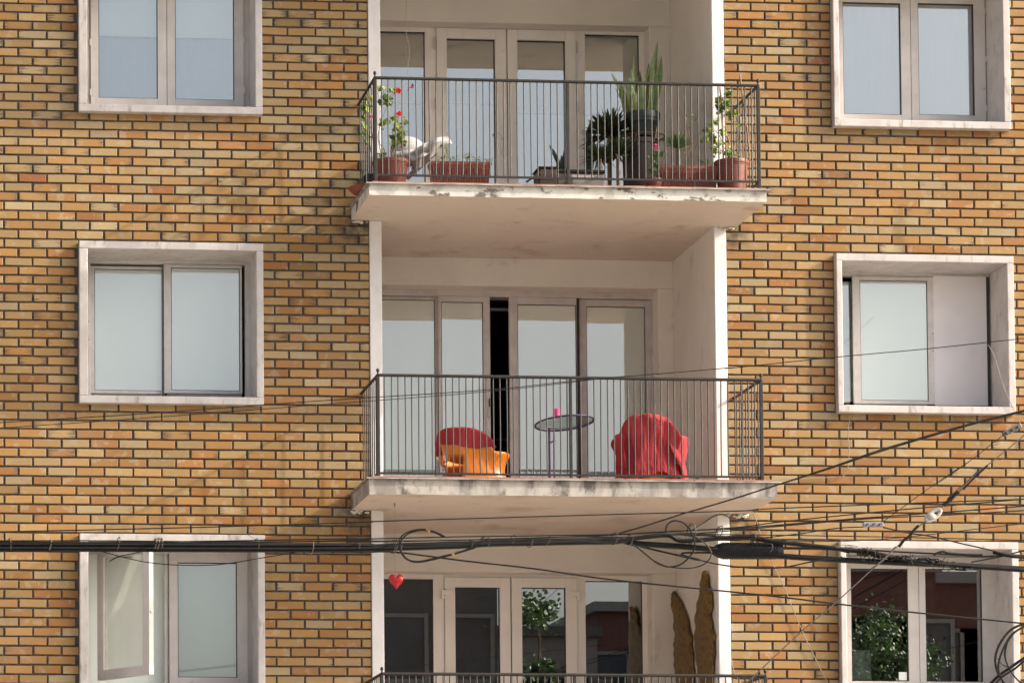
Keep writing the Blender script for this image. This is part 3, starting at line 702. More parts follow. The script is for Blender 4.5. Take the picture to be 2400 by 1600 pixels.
    # what shows in the gap
    r = rect('E', 700, 470, 768, 482, YD + .5); MB().box(r[0], r[1] + .2, YD + .5, YD + .55, r[2], r[3]).build('inner_rail', 'pvc', o)
    r = rect('E', 690, 1115, 800, 1127, YD + 1.2); MB().box(r[0] - .4, r[1] + .4, YD + 1.2, YD + 1.6, r[2], r[3]).build('inner_shelf', 'cane', o)
    return o
for k in (0, 1, 2): doors(k)
#PART2
# ------------------------------------------------------------------ pots and plants
def pot(mb, c, r, h, rim=.03, taper=.74, flute=0, n=40):
    prof = [(0, 0), (r * taper, 0), (r * (taper + .12), h * .45), (r * .93, h - rim * 1.6), (r * .95, h - rim * 1.6), (r * .95, h - rim * 1.35), (r * .985, h - rim), (r, h - rim), (r * 1.02, h - rim * .2), (r, h), (r * .93, h), (r * .9, h - .04)]
    vs0 = len(mb.v); mb.lathe(prof, c, n)
    if flute:
        for i in range(vs0, len(mb.v)):
            x, y, z = mb.v[i]; k = (i - vs0) % n; ring = (i - vs0) // n
            if 1 <= ring <= 3:
                s = 1 - (.012 if k % 2 else 0); mb.v[i] = (c[0] + (x - c[0]) * s, c[1] + (y - c[1]) * s, z)
    return mb
def soil(c, r, parent): return MB().lathe([(0, .006), (r * .6, .004), (r * .9, 0)], c, 20).build('soil', 'soil', parent)
def leaf_disc(mb, p, n, r, m=0, lobes=7):
    n = n.normalized(); a = n.orthogonal().normalized(); b = n.cross(a); q0 = rnd(0, 6.28)
    vs = [p]; k = 10
    for i in range(k):
        q = q0 + 2 * math.pi * i / k * .92; rr = r * (1 + .12 * math.cos(lobes * q)) * rnd(.9, 1.08)
        vs.append(p + (a * math.cos(q) + b * math.sin(q)) * rr + n * rr * .22 * rnd(.4, 1.3))
    mb.add(vs, [(0, i + 1, i + 2) for i in range(k - 1)] + [(0, k, 1)], m)
def leaf_blade(mb, p, d, L, wd, m=0, droop=.25, seg=3):
    d = d.normalized(); s = d.cross(Vector((0, 0, 1))); s = s.normalized() if s.length > 1e-3 else Vector((1, 0, 0)); s = (s + d.cross(s) * rnd(-.6, .6)).normalized()
    vs = []; fs = []
    for i in range(seg + 1):
        t = i / seg; c = p + d * L * t + Vector((0, 0, -droop * L * t * t)); ww = wd * (math.sin(math.pi * min(.98, t * .86 + .12)) ** .8) / 2
        vs += [c - s * ww, c + s * ww]
    for i in range(seg): fs.append((2 * i, 2 * i + 1, 2 * i + 3, 2 * i + 2))
    mb.add(vs, fs, m)
def rv(z=0): return Vector((rnd(-1, 1), rnd(-1, 1), rnd(-1, 1) + z))
def flower(mb, c, r, n=26):
    for i in range(n):
        d = rv(.3).normalized(); p = c + Vector((d.x * r, d.y * r * .8, d.z * r * .75)) * rnd(.55, 1)
        leaf_disc(mb, p, d + rv() * .4, r * rnd(.28, .42), lobes=5)
def plant(name, base, label, cat, stems, leaves, flowers=(), fmat='redfl', lm='leaf', lsz=.022, group=None, stemr=.004, sm='stem'):
    """stems: lists of points; leaves: (centre, spread, count, disc?)"""
    t = thing(name, base, label, cat, group)
    mb = MB()
    for s in stems: mb.tube(smooth_path(s, 4), [max(.0016, stemr * (1 - .55 * i / (4 * (len(s) - 1) or 1))) for i in range(4 * (len(s) - 1) + 1)], 6)
    if stems: mb.build('stem', sm, t, smooth=True)
    mb = MB(); mats = ['leaf', 'leafy', 'leafm'] if lm == 'leaf' else [lm, lm, lm]
    for (c, sp, n, disc) in leaves:
        for i in range(n):
            p = c + Vector((R_.gauss(0, sp[0]), R_.gauss(0, sp[1]), R_.gauss(0, sp[2])))
            mi = R_.choice((0, 0, 1, 2))
            if disc: leaf_disc(mb, p, rv(.5) + Vector((.2, -.7, .2)), lsz * rnd(.6, 1.25), mi)
            else: leaf_blade(mb, p, rv(.4), lsz * rnd(1.4, 2.4), lsz * rnd(.5, .9), mi)
    mb.build('leaves', mats, t)
    for c, r in flowers:
        mb = MB(); flower(mb, c, r); mb.build('flower', fmat, t)
    return t
f0 = FZ[0]
a3 = lambda x, y, Y: at('J', x, y, Y)
def V(v, x, y, Y): return at(v, x, y, Y)
# left corner: fluted terracotta pot with a red geranium
c = a3(415, 1180, -.68); pr = .158; ph = c.z - f0
po = thing('flower_pot', (c.x, -.68, f0), 'round terracotta pot of the tall red geranium, left end of the upper balcony', 'flower pot', 'terracotta pots and planters on the upper balcony')
pot(MB(), (c.x, -.68, f0), pr, ph, flute=1).build('pot', 'terra', po, smooth=True); soil((c.x, -.68, f0 + ph - .03), pr, po)
Y = -.68; B0 = Vector((c.x, Y, f0 + ph - .03))
plant('geranium', B0, 'tall leggy geranium with two red flower heads in the left corner pot', 'plant',
      [[B0 + Vector((-.06, 0, 0)), a3(270, 1000, Y), a3(250, 850, Y), a3(300, 640, Y), a3(350, 520, Y), a3(400, 380, Y - .02), a3(440, 290, Y)],
       [B0 + Vector((-.02, .02, 0)), a3(330, 1040, Y), a3(270, 950, Y + .03), a3(265, 760, Y), a3(300, 560, Y), a3(245, 320, Y), a3(290, 260, Y)],
       [B0 + Vector((.03, 0, 0)), a3(490, 1000, Y), a3(540, 900, Y), a3(560, 780, Y), a3(600, 680, Y)],
       [B0, a3(420, 1080, Y), a3(480, 960, Y - .03), a3(500, 820, Y), a3(480, 680, Y), a3(500, 600, Y)], [a3(380, 430, Y), a3(460, 320, Y), a3(495, 290, Y)], [a3(480, 700, Y), a3(505, 640, Y), a3(515, 590, Y)]],
      [(a3(350, 370, Y), (.022, .03, .016), 24, 1), (a3(370, 450, Y), (.02, .03, .02), 26, 1), (a3(420, 275, Y), (.015, .02, .01), 9, 1), (a3(265, 255, Y), (.014, .02, .008), 9, 1), (a3(285, 430, Y), (.012, .02, .02), 8, 1),
       (a3(440, 640, Y), (.014, .02, .014), 14, 1), (a3(590, 680, Y), (.014, .02, .012), 9, 1), (a3(500, 740, Y), (.022, .03, .018), 20, 1), (a3(560, 830, Y), (.02, .03, .022), 20, 1),
       (a3(460, 880, Y), (.024, .03, .018), 18, 1), (a3(440, 970, Y), (.018, .03, .012), 10, 1), (a3(550, 930, Y), (.02, .02, .018), 12, 1), (a3(280, 720, Y), (.012, .02, .016), 8, 1), (a3(350, 690, Y), (.018, .02, .014), 7, 1), (a3(290, 1090, Y), (.02, .03, .012), 9, 1)],
      [(a3(495, 285, Y), .034), (a3(515, 580, Y), .029), (a3(548, 1000, Y), .013)], lsz=.022)
# pot behind the side rail
Y = -.30; c = a3(120, 1180, Y)
po = thing('flower_pot', (c.x, Y, f0), 'dark plastic pot behind the left side rail of the upper balcony', 'flower pot')
pot(MB(), (c.x + .06, Y, f0), .10, .20).build('pot', 'blackp', po, smooth=True); soil((c.x + .06, Y, f0 + .17), .1, po)
B0 = Vector((c.x + .06, Y, f0 + .17))
plant('geranium', B0, 'smaller geranium with one red bloom seen through the left side rail of the upper balcony', 'plant',
      [[B0, a3(140, 900, Y), a3(110, 700, Y), a3(120, 500, Y), a3(140, 390, Y)], [B0, a3(180, 860, Y), a3(150, 740, Y), a3(165, 620, Y)]],
      [(a3(140, 385, Y), (.016, .04, .012), 14, 1), (a3(105, 500, Y), (.022, .05, .02), 20, 1), (a3(90, 620, Y), (.012, .03, .02), 8, 1), (a3(95, 800, Y), (.02, .05, .028), 18, 1), (a3(110, 900, Y), (.02, .05, .02), 10, 1)],
      [(a3(165, 618, Y), .018)], lsz=.020)
# terracotta saucer poking out under the side rail
c = V('B', 105, 985, -.45)
so_ = MB().lathe([(0, 0), (.15, 0), (.19, .045), (.197, .045), (.155, -.006 + .01)], (SL[0][0] + .085, -.52, f0 - .008), 36).build('saucer', 'terra', smooth=True)
tag(so_, 'wide terracotta saucer sticking out under the left side rail of the upper balcony', 'saucer')
# white cushion and fringed throw
Y = -.25
c = V('J', 630, 1010, Y + .1)
cu = MB(); cu.ball((c.x, Y + .12, c.z - .03), .16, .11, .135, 24)
tag(cu.build('cushion', 'white', smooth=True), 'round white cushion leaning behind the left geranium on the upper balcony', 'cushion')
def surf(rows, Y0, fold=.012, sub=5):
    """a cloth through rows of picture points (view, x, y, dy)"""
    g = [smooth_path([V('J', x, y, Y0 + dy) for (x, y, dy) in r], sub) for r in rows]
    cols = [smooth_path([g[i][j] for i in range(len(g))], sub) for j in range(len(g[0]))]
    nu = len(cols); nv = len(cols[0]); vs = []; fs = []
    for j, cc in enumerate(cols):
        for i, p in enumerate(cc): vs.append(p + Vector((0, fold * math.sin(j * .9 + i * .25) + fold * .7 * mnoise.noise(p * 14), 0)))
    for j in range(nu - 1):
        for i in range(nv - 1): fs.append((j * nv + i, j * nv + i + 1, (j + 1) * nv + i + 1, (j + 1) * nv + i))
    return vs, fs, cols
rows = [[(450, 1060, 0), (640, 1030, -.03), (760, 1000, -.05), (880, 930, -.05), (1010, 880, -.04), (1130, 850, 0)],
        [(500, 1090, -.03), (660, 1080, -.08), (790, 1060, -.10), (900, 990, -.11), (1030, 915, -.10), (1150, 890, -.03)],
        [(620, 1130, -.05), (690, 1170, -.1), (800, 1130, -.14), (930, 1060, -.13), (1050, 960, -.10), (1190, 960, -.03)]]
vs, fs, cols = surf(rows, Y - .02)
th = thing('throw', V('J', 900, 1150, Y), 'pale grey fringed throw draped over the low chair beside the left planter', 'throw')
MB().add(vs, fs).build('cloth', 'white', th, smooth=True)
vs, fs, _ = surf([[(650, 1060, -.1), (800, 1020, -.17), (930, 960, -.19), (1060, 915, -.15)], [(680, 1180, -.08), (790, 1130, -.12), (910, 1060, -.14), (1040, 985, -.12)], [(730, 1285, -.04), (800, 1250, -.06), (910, 1150, -.08), (1050, 1010, -.07)]], Y)
MB().add(vs, fs).build('cloth_fold', 'throw', th, smooth=True)
fr = MB()
for q in range(60):
    t = q / 59; x = 440 + 700 * t; y = 1085 - 30 * t - 190 * max(0, t - .35) + rnd(-8, 8)
    p = V('J', x, y - 20, Y - .11); fr.tube([p, p + Vector((rnd(-.006, .006), rnd(-.01, 0), -.016)), p + Vector((rnd(-.01, .01), 0, -.030))], .0016, 4)
fr.build('fringe', 'white', th)
ch = thing('low_chair', V('J', 880, 1400, Y), 'dark low wooden chair hidden under the grey throw at the left of the upper balcony', 'chair')
x0 = V('J', 690, 1100, Y + .05).x; x1 = V('J', 1060, 1100, Y + .05).x
q = MB(); z1 = V('J', 900, 1140, Y + .05).z
A_ = V('J', 1050, 960, Y + .06); B_ = V('J', 690, 1290, Y + .06)
q.tube([A_, B_], .022, 8); q.tube([A_ + Vector((0, .3, 0)), B_ + Vector((0, .3, 0))], .022, 8)
q.add([A_ + Vector((0, 0, 0)), B_, B_ + Vector((0, .3, 0)), A_ + Vector((0, .3, 0))], [(0, 1, 2, 3)]); q.build('back_frame', 'brown', ch)
MB().box(x0 - .02, x1 - .02, Y + .04, Y + .38, f0 + .07, f0 + .12).build('seat', 'brown', ch, bevel=.01)
for x in (x0, x1 - .05):
    for y in (Y + .05, Y + .34): MB().box(x, x + .03, y, y + .03, f0, f0 + .069).build('leg', 'brown', ch)
# long planters
def planter(v, x0, x1, yr, Y, label, ph=.155, dep=.16, flare=.03):
    a, b = V(v, x0, yr, Y).x, V(v, x1, yr, Y).x; zt = V(v, (x0 + x1) / 2, yr, Y).z; z0 = f0
    t = thing('planter', ((a + b) / 2, Y + dep / 2, z0), label, 'planter', 'terracotta pots and planters on the upper balcony')
    mb = MB(); i = .03; n = 34; bt = []
    def ring(e, z): return [(a + e, Y + e * .7, z), (b - e, Y + e * .7, z), (b - e, Y + dep - e * .7, z), (a + e, Y + dep - e * .7, z)]
    rr = [ring(i, z0), ring(.012, zt - .045), ring(.008, zt - .045), ring(.005, zt - .028), ring(.0, zt - .028), ring(.0, zt), ring(.012, zt), ring(.018, zt - .03)]
    vs = [p for r in rr for p in r]; fs = [(4 * k + j, 4 * k + (j + 1) % 4, 4 * k + 4 + (j + 1) % 4, 4 * k + 4 + j) for k in range(len(rr) - 1) for j in range(4)]
    mb.add(vs, fs + [(3, 2, 1, 0)])
    for k in range(n):     # ribs moulded in the front
        u = (k + .5) / n; xb = a + i + (b - a - 2 * i) * u; xt = a + .014 + (b - a - .028) * u
        mb.add([(xb - .004, Y + i * .7 - .001, z0 + .006), (xb + .004, Y + i * .7 - .001, z0 + .006), (xt + .004, Y + .0075, zt - .055), (xt - .004, Y + .0075, zt - .055),
                (xb, Y + i * .7 - .006, z0 + .006), (xt, Y + .0025, zt - .055)], [(0, 4, 5, 3), (4, 1, 2, 5), (3, 5, 2), (0, 1, 4)])
    mb.build('trough', 'terra', t, bevel=.002)
    MB().add([(a + .018, Y + .015, zt - .025), (b - .018, Y + .015, zt - .025), (b - .018, Y + dep - .015, zt - .025), (a + .018, Y + dep - .015, zt - .025)], [(0, 1, 2, 3)]).build('soil', 'soil', t)
    return t
planter('J', 915, 1692, 1180, -.72, 'long ribbed terracotta planter with low green plants beside the grey throw')
planter('K', 1290, 1815, 1150, -.70, 'long ribbed terracotta planter behind the pink geranium at the right of the upper balcony')
Y = -.64; bs = V('J', 1120, 1170, Y)
plant('sedum', bs, 'yellow green stonecrop spike standing above the left planter', 'plant', [[bs, V('J', 1130, 1120, Y), V('J', 1115, 1000, Y)]],
      [(V('J', 1115, 1010, Y), (.010, .012, .014), 46, 0), (V('J', 1125, 1070, Y), (.010, .012, .014), 34, 0)], lm='leafy', lsz=.009, stemr=.003)
bs = V('J', 1350, 1170, Y)
plant('creeping_plant', bs, 'low dark green creeping plants filling the left planter of the upper balcony', 'plant', [[V('J', 1400, 1160, Y), V('J', 1385, 1090, Y), V('J', 1380, 1070, Y)], [V('J', 1600, 1160, Y), V('J', 1680, 1150, Y), V('J', 1700, 1130, Y)]],
      [(V('J', 1060, 1140, Y), (.022, .03, .010), 40, 0), (V('J', 1220, 1150, Y), (.03, .03, .008), 40, 0), (V('J', 1390, 1120, Y), (.022, .03, .014), 46, 0), (V('J', 1520, 1155, Y), (.03, .03, .006), 40, 0), (V('J', 1660, 1160, Y), (.016, .02, .007), 14, 0)], lsz=.013, stemr=.002)
# dark heap: overturned barbecue tray, wicker box, folded cloth
Y = -.5
r = rect('K', 240, 1160, 395, 1300, Y)
t = thing('wicker_box', ((r[0] + r[1]) / 2, Y, f0), 'dark wicker box with a lid lying on the upper balcony floor', 'box')
MB().box(r[0], r[1], Y, Y + .25, f0, r[3] - .014).build('basket', 'wicker', t, bevel=.01); MB().box(r[0] - .01, r[1] + .006, Y - .01, Y + .26, r[3] - .0135, r[3]).build('lid', 'blackp', t, bevel=.004)
r = rect('K', 505, 1214, 835, 1290, Y + .05)
vs = []; fs = []; n = 26
q = MB(); q.box(r[0], r[1], Y + .05, Y + .4, f0 + .0, r[3] - .012)
fc = q.build('folded_cloth', 'greycl', bevel=.03); tag(fc, 'flat folded grey cloth beside the wicker box on the upper balcony floor', 'cloth')
r2 = rect('K', 400, 1180, 800, 1218, Y + .42)
t = thing('storage_tray', ((r2[0] + r2[1]) / 2, Y + .55, f0), 'long black tray standing behind the folded grey cloth on the upper balcony', 'tray')
MB().box(r2[0], r2[1], Y + .43, Y + .75, f0, r2[3] - .03).build('tray_body', 'wicker', t, bevel=.006); MB().box(r2[0] - .01, r2[1] + .02, Y + .42, Y + .76, r2[3] - .0295, r2[3] - .005).build('tray_rim', 'blackp', t, bevel=.004)
q = MB(); q.tube([V('K', 125, 1295, -.6), V('K', 175, 1262, -.6), V('K', 240, 1215, -.5)], .009, 8); q.tube([V('K', 175, 1262, -.6), V('K', 420, 1262, -.6)], .010, 8)
tag(q.build('folding_stand', 'blackp', smooth=True), 'black folded metal stand lying in front of the wicker box', 'stand')
# big snake plant
Y = .35
c = V('K', 1142, 700, Y); rp = (V('K', 1290, 700, Y).x - V('K', 992, 700, Y).x) / 2
zb = V('K', 1142, 905, Y).z
t = thing('plant_pot', (c.x, Y, zb), 'large dark green pot holding the snake plant near the glass doors of the upper balcony', 'flower pot')
pot(MB(), (c.x, Y, zb), rp, c.z - zb, rim=.055, taper=.68, flute=0).build('pot', 'greenpot', t, smooth=True); soil((c.x, Y, c.z - .03), rp, t)
zs = V('K', 1120, 935, Y).z; cc = V('K', 1120, 935, Y); rs = (V('K', 1285, 935, Y).x - V('K', 960, 935, Y).x) / 2
t = thing('plant_stand', (cc.x, Y, f0), 'dark brown round stand with an iron ring under the big green pot', 'plant stand')
MB().lathe([(0, f0), (rs * .7, f0), (rs * .86, f0 + .1), (rs * .95, zs - .05), (rs, zs - .045), (rs, zs - .005), (rs * .9, zs - .003), (0, zs - .01)], (cc.x, Y, 0), 32).build('drum', 'brown', t, smooth=True)
q = MB(); q.tube([(cc.x + .03 + (rs * 1.12) * math.cos(k / 32 * 6.283), Y + rs * 1.05 * math.sin(k / 32 * 6.283), zs + .035) for k in range(33)], .006, 6)
for k in range(5): u = k / 5 * 6.283 + .4; q.tube([(cc.x + .03 + rs * 1.12 * math.cos(u), Y + rs * 1.05 * math.sin(u), zs + .035), (cc.x + rs * math.cos(u), Y + rs * math.sin(u), zs - .05)], .005, 6)
q.build('ring', 'rust', t, smooth=True)
sp = thing('snake_plant', (c.x, Y, c.z - .03), 'tall snake plant with yellow edged blades in the big green pot', 'plant')
def blade(b, tip, wd, bend=0., yaw=0., tipround=0):
    b = Vector(b); tip = Vector(tip); d = tip - b; L = d.length; dn = d / L
    s = Vector((math.cos(yaw), math.sin(yaw), 0)); s = (s - dn * s.dot(dn)).normalized(); nn = dn.cross(s)
    vs = []; fs = []; ms = []; n = 14
    for i in range(n + 1):
        u = i / n; ww = wd / 2 * (.55 + .45 * math.sin(min(1, u * 1.7) * math.pi / 2)) * (1 - max(0, (u - .55) / .45) ** (3 if tipround else 1.7)) + .0006
        cpt = b + d * u + s * bend * math.sin(u * math.pi) * L + nn * .004 * math.sin(u * 9)
        for e, k in ((-1, .0), (-.84, .001), (0, .007), (.84, .001), (1, 0)): vs.append(cpt + s * ww * e + nn * (k * (1 - u) - .25 * ww * (1 - e * e)))
    for i in range(n):
        for j in range(4): fs.append((5 * i + j, 5 * i + j + 1, 5 * i + j + 6, 5 * i + j + 5)); ms.append(1 if j in (0, 3) else 0)
    mb = MB(); mb.add(vs, fs); mb.m = ms; return mb.build('blade', ['snake', 'margin'], sp, smooth=True)
for (bx, by, tx, ty, wd, bend, yaw, dy) in ((1120, 720, 1277, 62, .085, .02, .3, 0), (1190, 720, 1305, 150, .05, -.03, 1.2, .08), (1215, 720, 1308, 182, .06, .04, -.3, -.03), (1180, 720, 1238, 258, .06, .03, .1, -.06), (1110, 720, 1070, 185, .055, -.03, .5, .05),
                                    (1060, 720, 1045, 300, .065, -.02, 0, -.05), (1240, 720, 1262, 330, .05, .02, -.4, -.07), (1090, 720, 1120, 320, .07, .02, .2, .1), (1010, 720, 868, 335, .04, .06, .2, 0), (1000, 720, 965, 475, .05, -.02, .1, -.05),
                                    (1050, 720, 1010, 470, .05, .03, -.2, -.08), (1150, 720, 1165, 360, .06, -.02, .3, -.09), (1030, 720, 905, 470, .035, .02, .3, .05), (1130, 720, 1100, 420, .06, .02, -.2, .03), (1230, 720, 1270, 440, .05, -.03, .3, .06), (1080, 720, 1030, 380, .07, -.03, .1, -.1), (1160, 720, 1200, 250, .07, .02, .4, .02), (1120, 720, 1140, 420, .07, .0, 0, -.1), (1200, 720, 1225, 400, .06, .02, .5, -.1), (1030, 720, 940, 400, .045, .04, .1, -.05), (1070, 720, 1085, 500, .06, 0, .2, -.12)):
    blade(V('K', bx, by, Y + dy * .6), V('K', tx, ty, Y + dy), wd, bend, yaw, tx == 868)
# dark spiky plants
def spiky(name, c, R, n, label, m='leafd', up=.2, w0=.012, potm='blackp', pr=.09, ph=.15):
    t = thing(name, (c.x, c.y, f0), label, 'plant')
    mb = MB()
    for i in range(n):
        d = Vector((rnd(-1, 1), rnd(-1, 1), rnd(-.35, 1) + up)).normalized(); leaf_blade(mb, c + d * .015, d, R * rnd(.7, 1.05), w0 * rnd(.7, 1.2), 0, rnd(.05, .35), 4)
    mb.build('leaves', m, t)
    MB().tube([(c.x, c.y, f0 + ph * .8), (c.x, c.y, c.z)], .02, 8).build('trunk', 'stem', t)
    pot(MB(), (c.x, c.y, f0), pr, ph).build('pot', potm, t, smooth=True)
    return t
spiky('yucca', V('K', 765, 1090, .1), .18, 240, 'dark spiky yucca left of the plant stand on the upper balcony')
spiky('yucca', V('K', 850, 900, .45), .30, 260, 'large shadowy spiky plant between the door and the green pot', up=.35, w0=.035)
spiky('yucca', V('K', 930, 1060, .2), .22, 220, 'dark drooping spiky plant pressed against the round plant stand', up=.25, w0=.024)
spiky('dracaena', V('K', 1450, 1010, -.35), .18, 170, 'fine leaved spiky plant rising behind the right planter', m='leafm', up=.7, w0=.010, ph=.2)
Y = -.78; bs = V('K', 1250, 1250, Y)
pk = plant('geranium', bs, 'geranium with a single pink flower head left of the right planter', 'plant', [[bs, V('K', 1250, 1130, Y), V('K', 1258, 1000, Y)], [bs, V('K', 1320, 1100, Y), V('K', 1330, 920, Y)]],
      [(V('K', 1250, 1090, Y), (.02, .03, .03), 26, 1), (V('K', 1290, 1060, Y + .05), (.018, .03, .03), 16, 1), (V('K', 1330, 925, Y), (.008, .01, .008), 9, 1), (V('K', 1230, 1190, Y), (.02, .03, .03), 14, 1)],
      [(V('K', 1256, 990, Y), .034)], 'pinkfl', lm='leafm', lsz=.019, stemr=.003)
q = MB(); pot(q, (bs.x, Y + .05, f0), .075, .11); q.build('pot', 'terra', pk, smooth=True)
Y = -.62; bs = V('K', 1560, 1160, Y)
plant('dry_shrub', bs, 'bare twiggy shrub with a few leaf tips in the right planter', 'plant', [[bs, V('K', 1600, 1000, Y), V('K', 1545, 880, Y), V('K', 1530, 780, Y), V('K', 1525, 710, Y)], [V('K', 1545, 880, Y), V('K', 1555, 820, Y), V('K', 1580, 710, Y)], [V('K', 1540, 1000, Y), V('K', 1480, 1020, Y), V('K', 1515, 1070, Y)],
      [V('K', 1500, 1160, Y), V('K', 1570, 950, Y), V('K', 1650, 860, Y)], [bs, V('K', 1620, 950, Y), V('K', 1660, 810, Y)]],
      [(V('K', 1525, 712, Y), (.008, .01, .004), 8, 1), (V('K', 1582, 708, Y), (.005, .01, .003), 4, 1), (V('K', 1610, 755, Y), (.009, .01, .006), 5, 1), (V('K', 1556, 820, Y), (.006, .01, .003), 3, 1)], lsz=.012, stemr=.0045, sm='cane')
bs = V('K', 1670, 1150, Y)
plant('seedling', bs, 'small bright leaved seedlings at the right end of the right planter', 'plant', [[bs, V('K', 1650, 1100, Y)], [V('K', 1710, 1150, Y), V('K', 1725, 1090, Y)]], [(V('K', 1640, 1105, Y), (.012, .02, .012), 26, 0), (V('K', 1700, 1120, Y), (.018, .02, .012), 34, 0)], lsz=.011, stemr=.002)
# right round pot with climber on canes
Y = -.66; c = V('K', 1920, 1135, Y); rp = (V('K', 2068, 1130, Y).x - V('K', 1772, 1130, Y).x) / 2
t = thing('flower_pot', (c.x, Y, f0), 'round terracotta pot of the climber on canes, right end of the upper balcony', 'flower pot', 'terracotta pots and planters on the upper balcony')
pot(MB(), (c.x, Y, f0), rp, c.z + .018 - f0, flute=1).build('pot', 'terra', t, smooth=True); soil((c.x, Y, c.z - .012), rp, t)
k_ = lambda x, y, d=0: V('K', x, y, Y + d)
for pts, lab in (([k_(1820, 465), k_(1838, 700), k_(1850, 1110)], 'upright bamboo cane at the left of the climber pot'), ([k_(1995, 362), k_(2030, 640), k_(2065, 900), (k_(2080, 1110))], 'longest bamboo cane reaching above the rail by the right corner post'),
                 ([k_(1868, 850), k_(1905, 960), k_(1942, 1100)], 'short bamboo cane leaning inside the climber pot'), ([k_(1912, 1098, .05), k_(2020, 1010, .05), k_(2125, 940, .05)], 'slanting dark stick leaning from the climber pot to the side rail')):
    tag(MB().tube(smooth_path(pts, 4), .0075, 7).build('bamboo_cane', 'cane', smooth=True), lab, 'cane', 'canes in the climber pot')
bs = Vector((c.x, Y, c.z - .012))
plant('climber', bs, 'leafy climber twined round the canes in the right corner pot', 'plant',
      [[bs, k_(1860, 1000), k_(1810, 880), k_(1760, 820), k_(1740, 700), k_(1790, 600), k_(1850, 560), k_(1950, 510)], [bs, k_(1900, 900), k_(1840, 780), k_(1870, 690), k_(1950, 660)], [bs, k_(1820, 1000), k_(1740, 940), k_(1690, 930)], [bs, k_(1950, 940), k_(1980, 800), k_(1900, 700), k_(2010, 480)], [bs, k_(1880, 1040), k_(1790, 1010), k_(1750, 960), k_(1700, 860)]],
      [(k_(1900, 520), (.022, .03, .010), 16, 1), (k_(1800, 600), (.012, .03, .02), 12, 1), (k_(1830, 650), (.025, .04, .016), 30, 1), (k_(1940, 700), (.022, .03, .014), 24, 1), (k_(1700, 915), (.018, .03, .012), 22, 1), (k_(1760, 910), (.012, .02, .012), 8, 1), (k_(1835, 870), (.014, .02, .01), 10, 1),
       (k_(1980, 800), (.01, .02, .012), 6, 1), (k_(1700, 840), (.015, .02, .006), 6, 1), (k_(1790, 1000), (.025, .03, .035), 40, 1), (k_(1860, 600), (.03, .04, .03), 30, 1), (k_(1900, 1050), (.03, .03, .02), 22, 1), (k_(1740, 870), (.02, .03, .03), 16, 1), (k_(1775, 770), (.012, .02, .02), 7, 1)], lsz=.019, stemr=.003)
# hanging butterfly on strings
Y = -.35; top = V('B', 310, 60, Y); bt = V('J', 655, 245, Y)
t = thing('hanging_butterfly', bt, 'small dark magenta butterfly hanging on strings behind the left of the upper railing', 'ornament')
q = MB(); zc = SZ + P
p0 = Vector((top.x, Y, zc)); q.tube(smooth_path([p0, V('B', 306, 150, Y), V('B', 322, 260, Y), V('B', 312, 400, Y), V('J', 635, 240, Y)]), .0012, 4); q.tube([V('B', 306, 150, Y), V('B', 300, 290, Y), V('B', 318, 380, Y)], .001, 4)
q.build('string', 'cord', t)
q = MB(); b = bt
q.add([b, b + Vector((.022, -.004, .038)), b + Vector((.034, 0, .010)), b + Vector((.018, 0, -.010))], [(0, 1, 2), (0, 2, 3)]); q.add([b, b + Vector((-.012, .004, -.02)), b + Vector((-.026, .0, -.034)), b + Vector((-.014, 0, .006))], [(0, 1, 2), (0, 2, 3)])
q.build('wings', 'blackp', t); MB().ball((b.x + .012, Y - .006, b.z + .004), .011, .004, .009, 8).build('wing_spot', 'magenta', t)
# ------------------------------------------------------------------ middle balcony
f1 = FZ[1]
def tub(mb, c, rx, ry, zf, back, hi, lo, t=.02, cut=None, off=0., zlow=None, a0=0, a1=6.2832, n=64, m=14, fold=0., flare=.06, hem=0, wa=.98, lean=.06):
    """wall of a tub chair: angle a around, rim height falling from the back to the front"""
    vs = []; fs = []
    for i in range(n + 1):
        a = a0 + (a1 - a0) * i / n; da = math.atan2(math.sin(a - back), math.cos(a - back))
        s = .5 + .5 * math.cos(da); h = lo + (hi - lo) * math.sqrt(max(0, 1 - min(1, abs(da) / wa) ** 2.6))
        z0 = 0 if zlow is None else zlow(da)
        for j in range(m + 1):
            u = j / m; z = z0 + (h + off - z0) * u; k = 1 - .13 * math.sin(min(1, z / h) * math.pi) + flare * (z / h) ** 3 + lean * s * (z / h)
            if u > .93: k -= .05 * (u - .93) / .07
            f = fold * (mnoise.noise(Vector((a * 2.6, z * 5, c[0]))) + .5 * mnoise.noise(Vector((a * 9, z * 8, c[0] + 4))))
            hh = hem * mnoise.noise(Vector((a * 3, 2, c[0]))) * (1 - u)
            ca, sa = math.cos(a), math.sin(a); se = (abs(ca) ** 3 + abs(sa) ** 3) ** (-1 / 3)
            vs.append((c[0] + ((rx + off) * k * se + f) * ca, c[1] + ((ry + off) * k * se + f) * sa, zf + z + hh))
    for i in range(n):
        a = a0 + (a1 - a0) * (i + .5) / n; da = math.atan2(math.sin(a - back), math.cos(a - back))
        for j in range(m):
            z = (vs[i * (m + 1) + j][2] + vs[(i + 1) * (m + 1) + j + 1][2]) / 2 - zf
            if cut and cut(a, z): continue
            fs.append((i * (m + 1) + j, (i + 1) * (m + 1) + j, (i + 1) * (m + 1) + j + 1, i * (m + 1) + j + 1))
    return mb.add(vs, fs)
def solid(o, th, sub=1):
    m = o.modifiers.new('thickness', 'SOLIDIFY'); m.thickness = th; m.offset = 0
    if sub: s = o.modifiers.new('smooth', 'SUBSURF'); s.levels = s.render_levels = sub
    return o
Y = -.48
cL = V('N', 1262, 1000, Y); zr = f1
hiL = V('N', 1050, 640, Y - .2).z - f1; loL = V('N', 1500, 885, Y - .15).z - f1 + .01
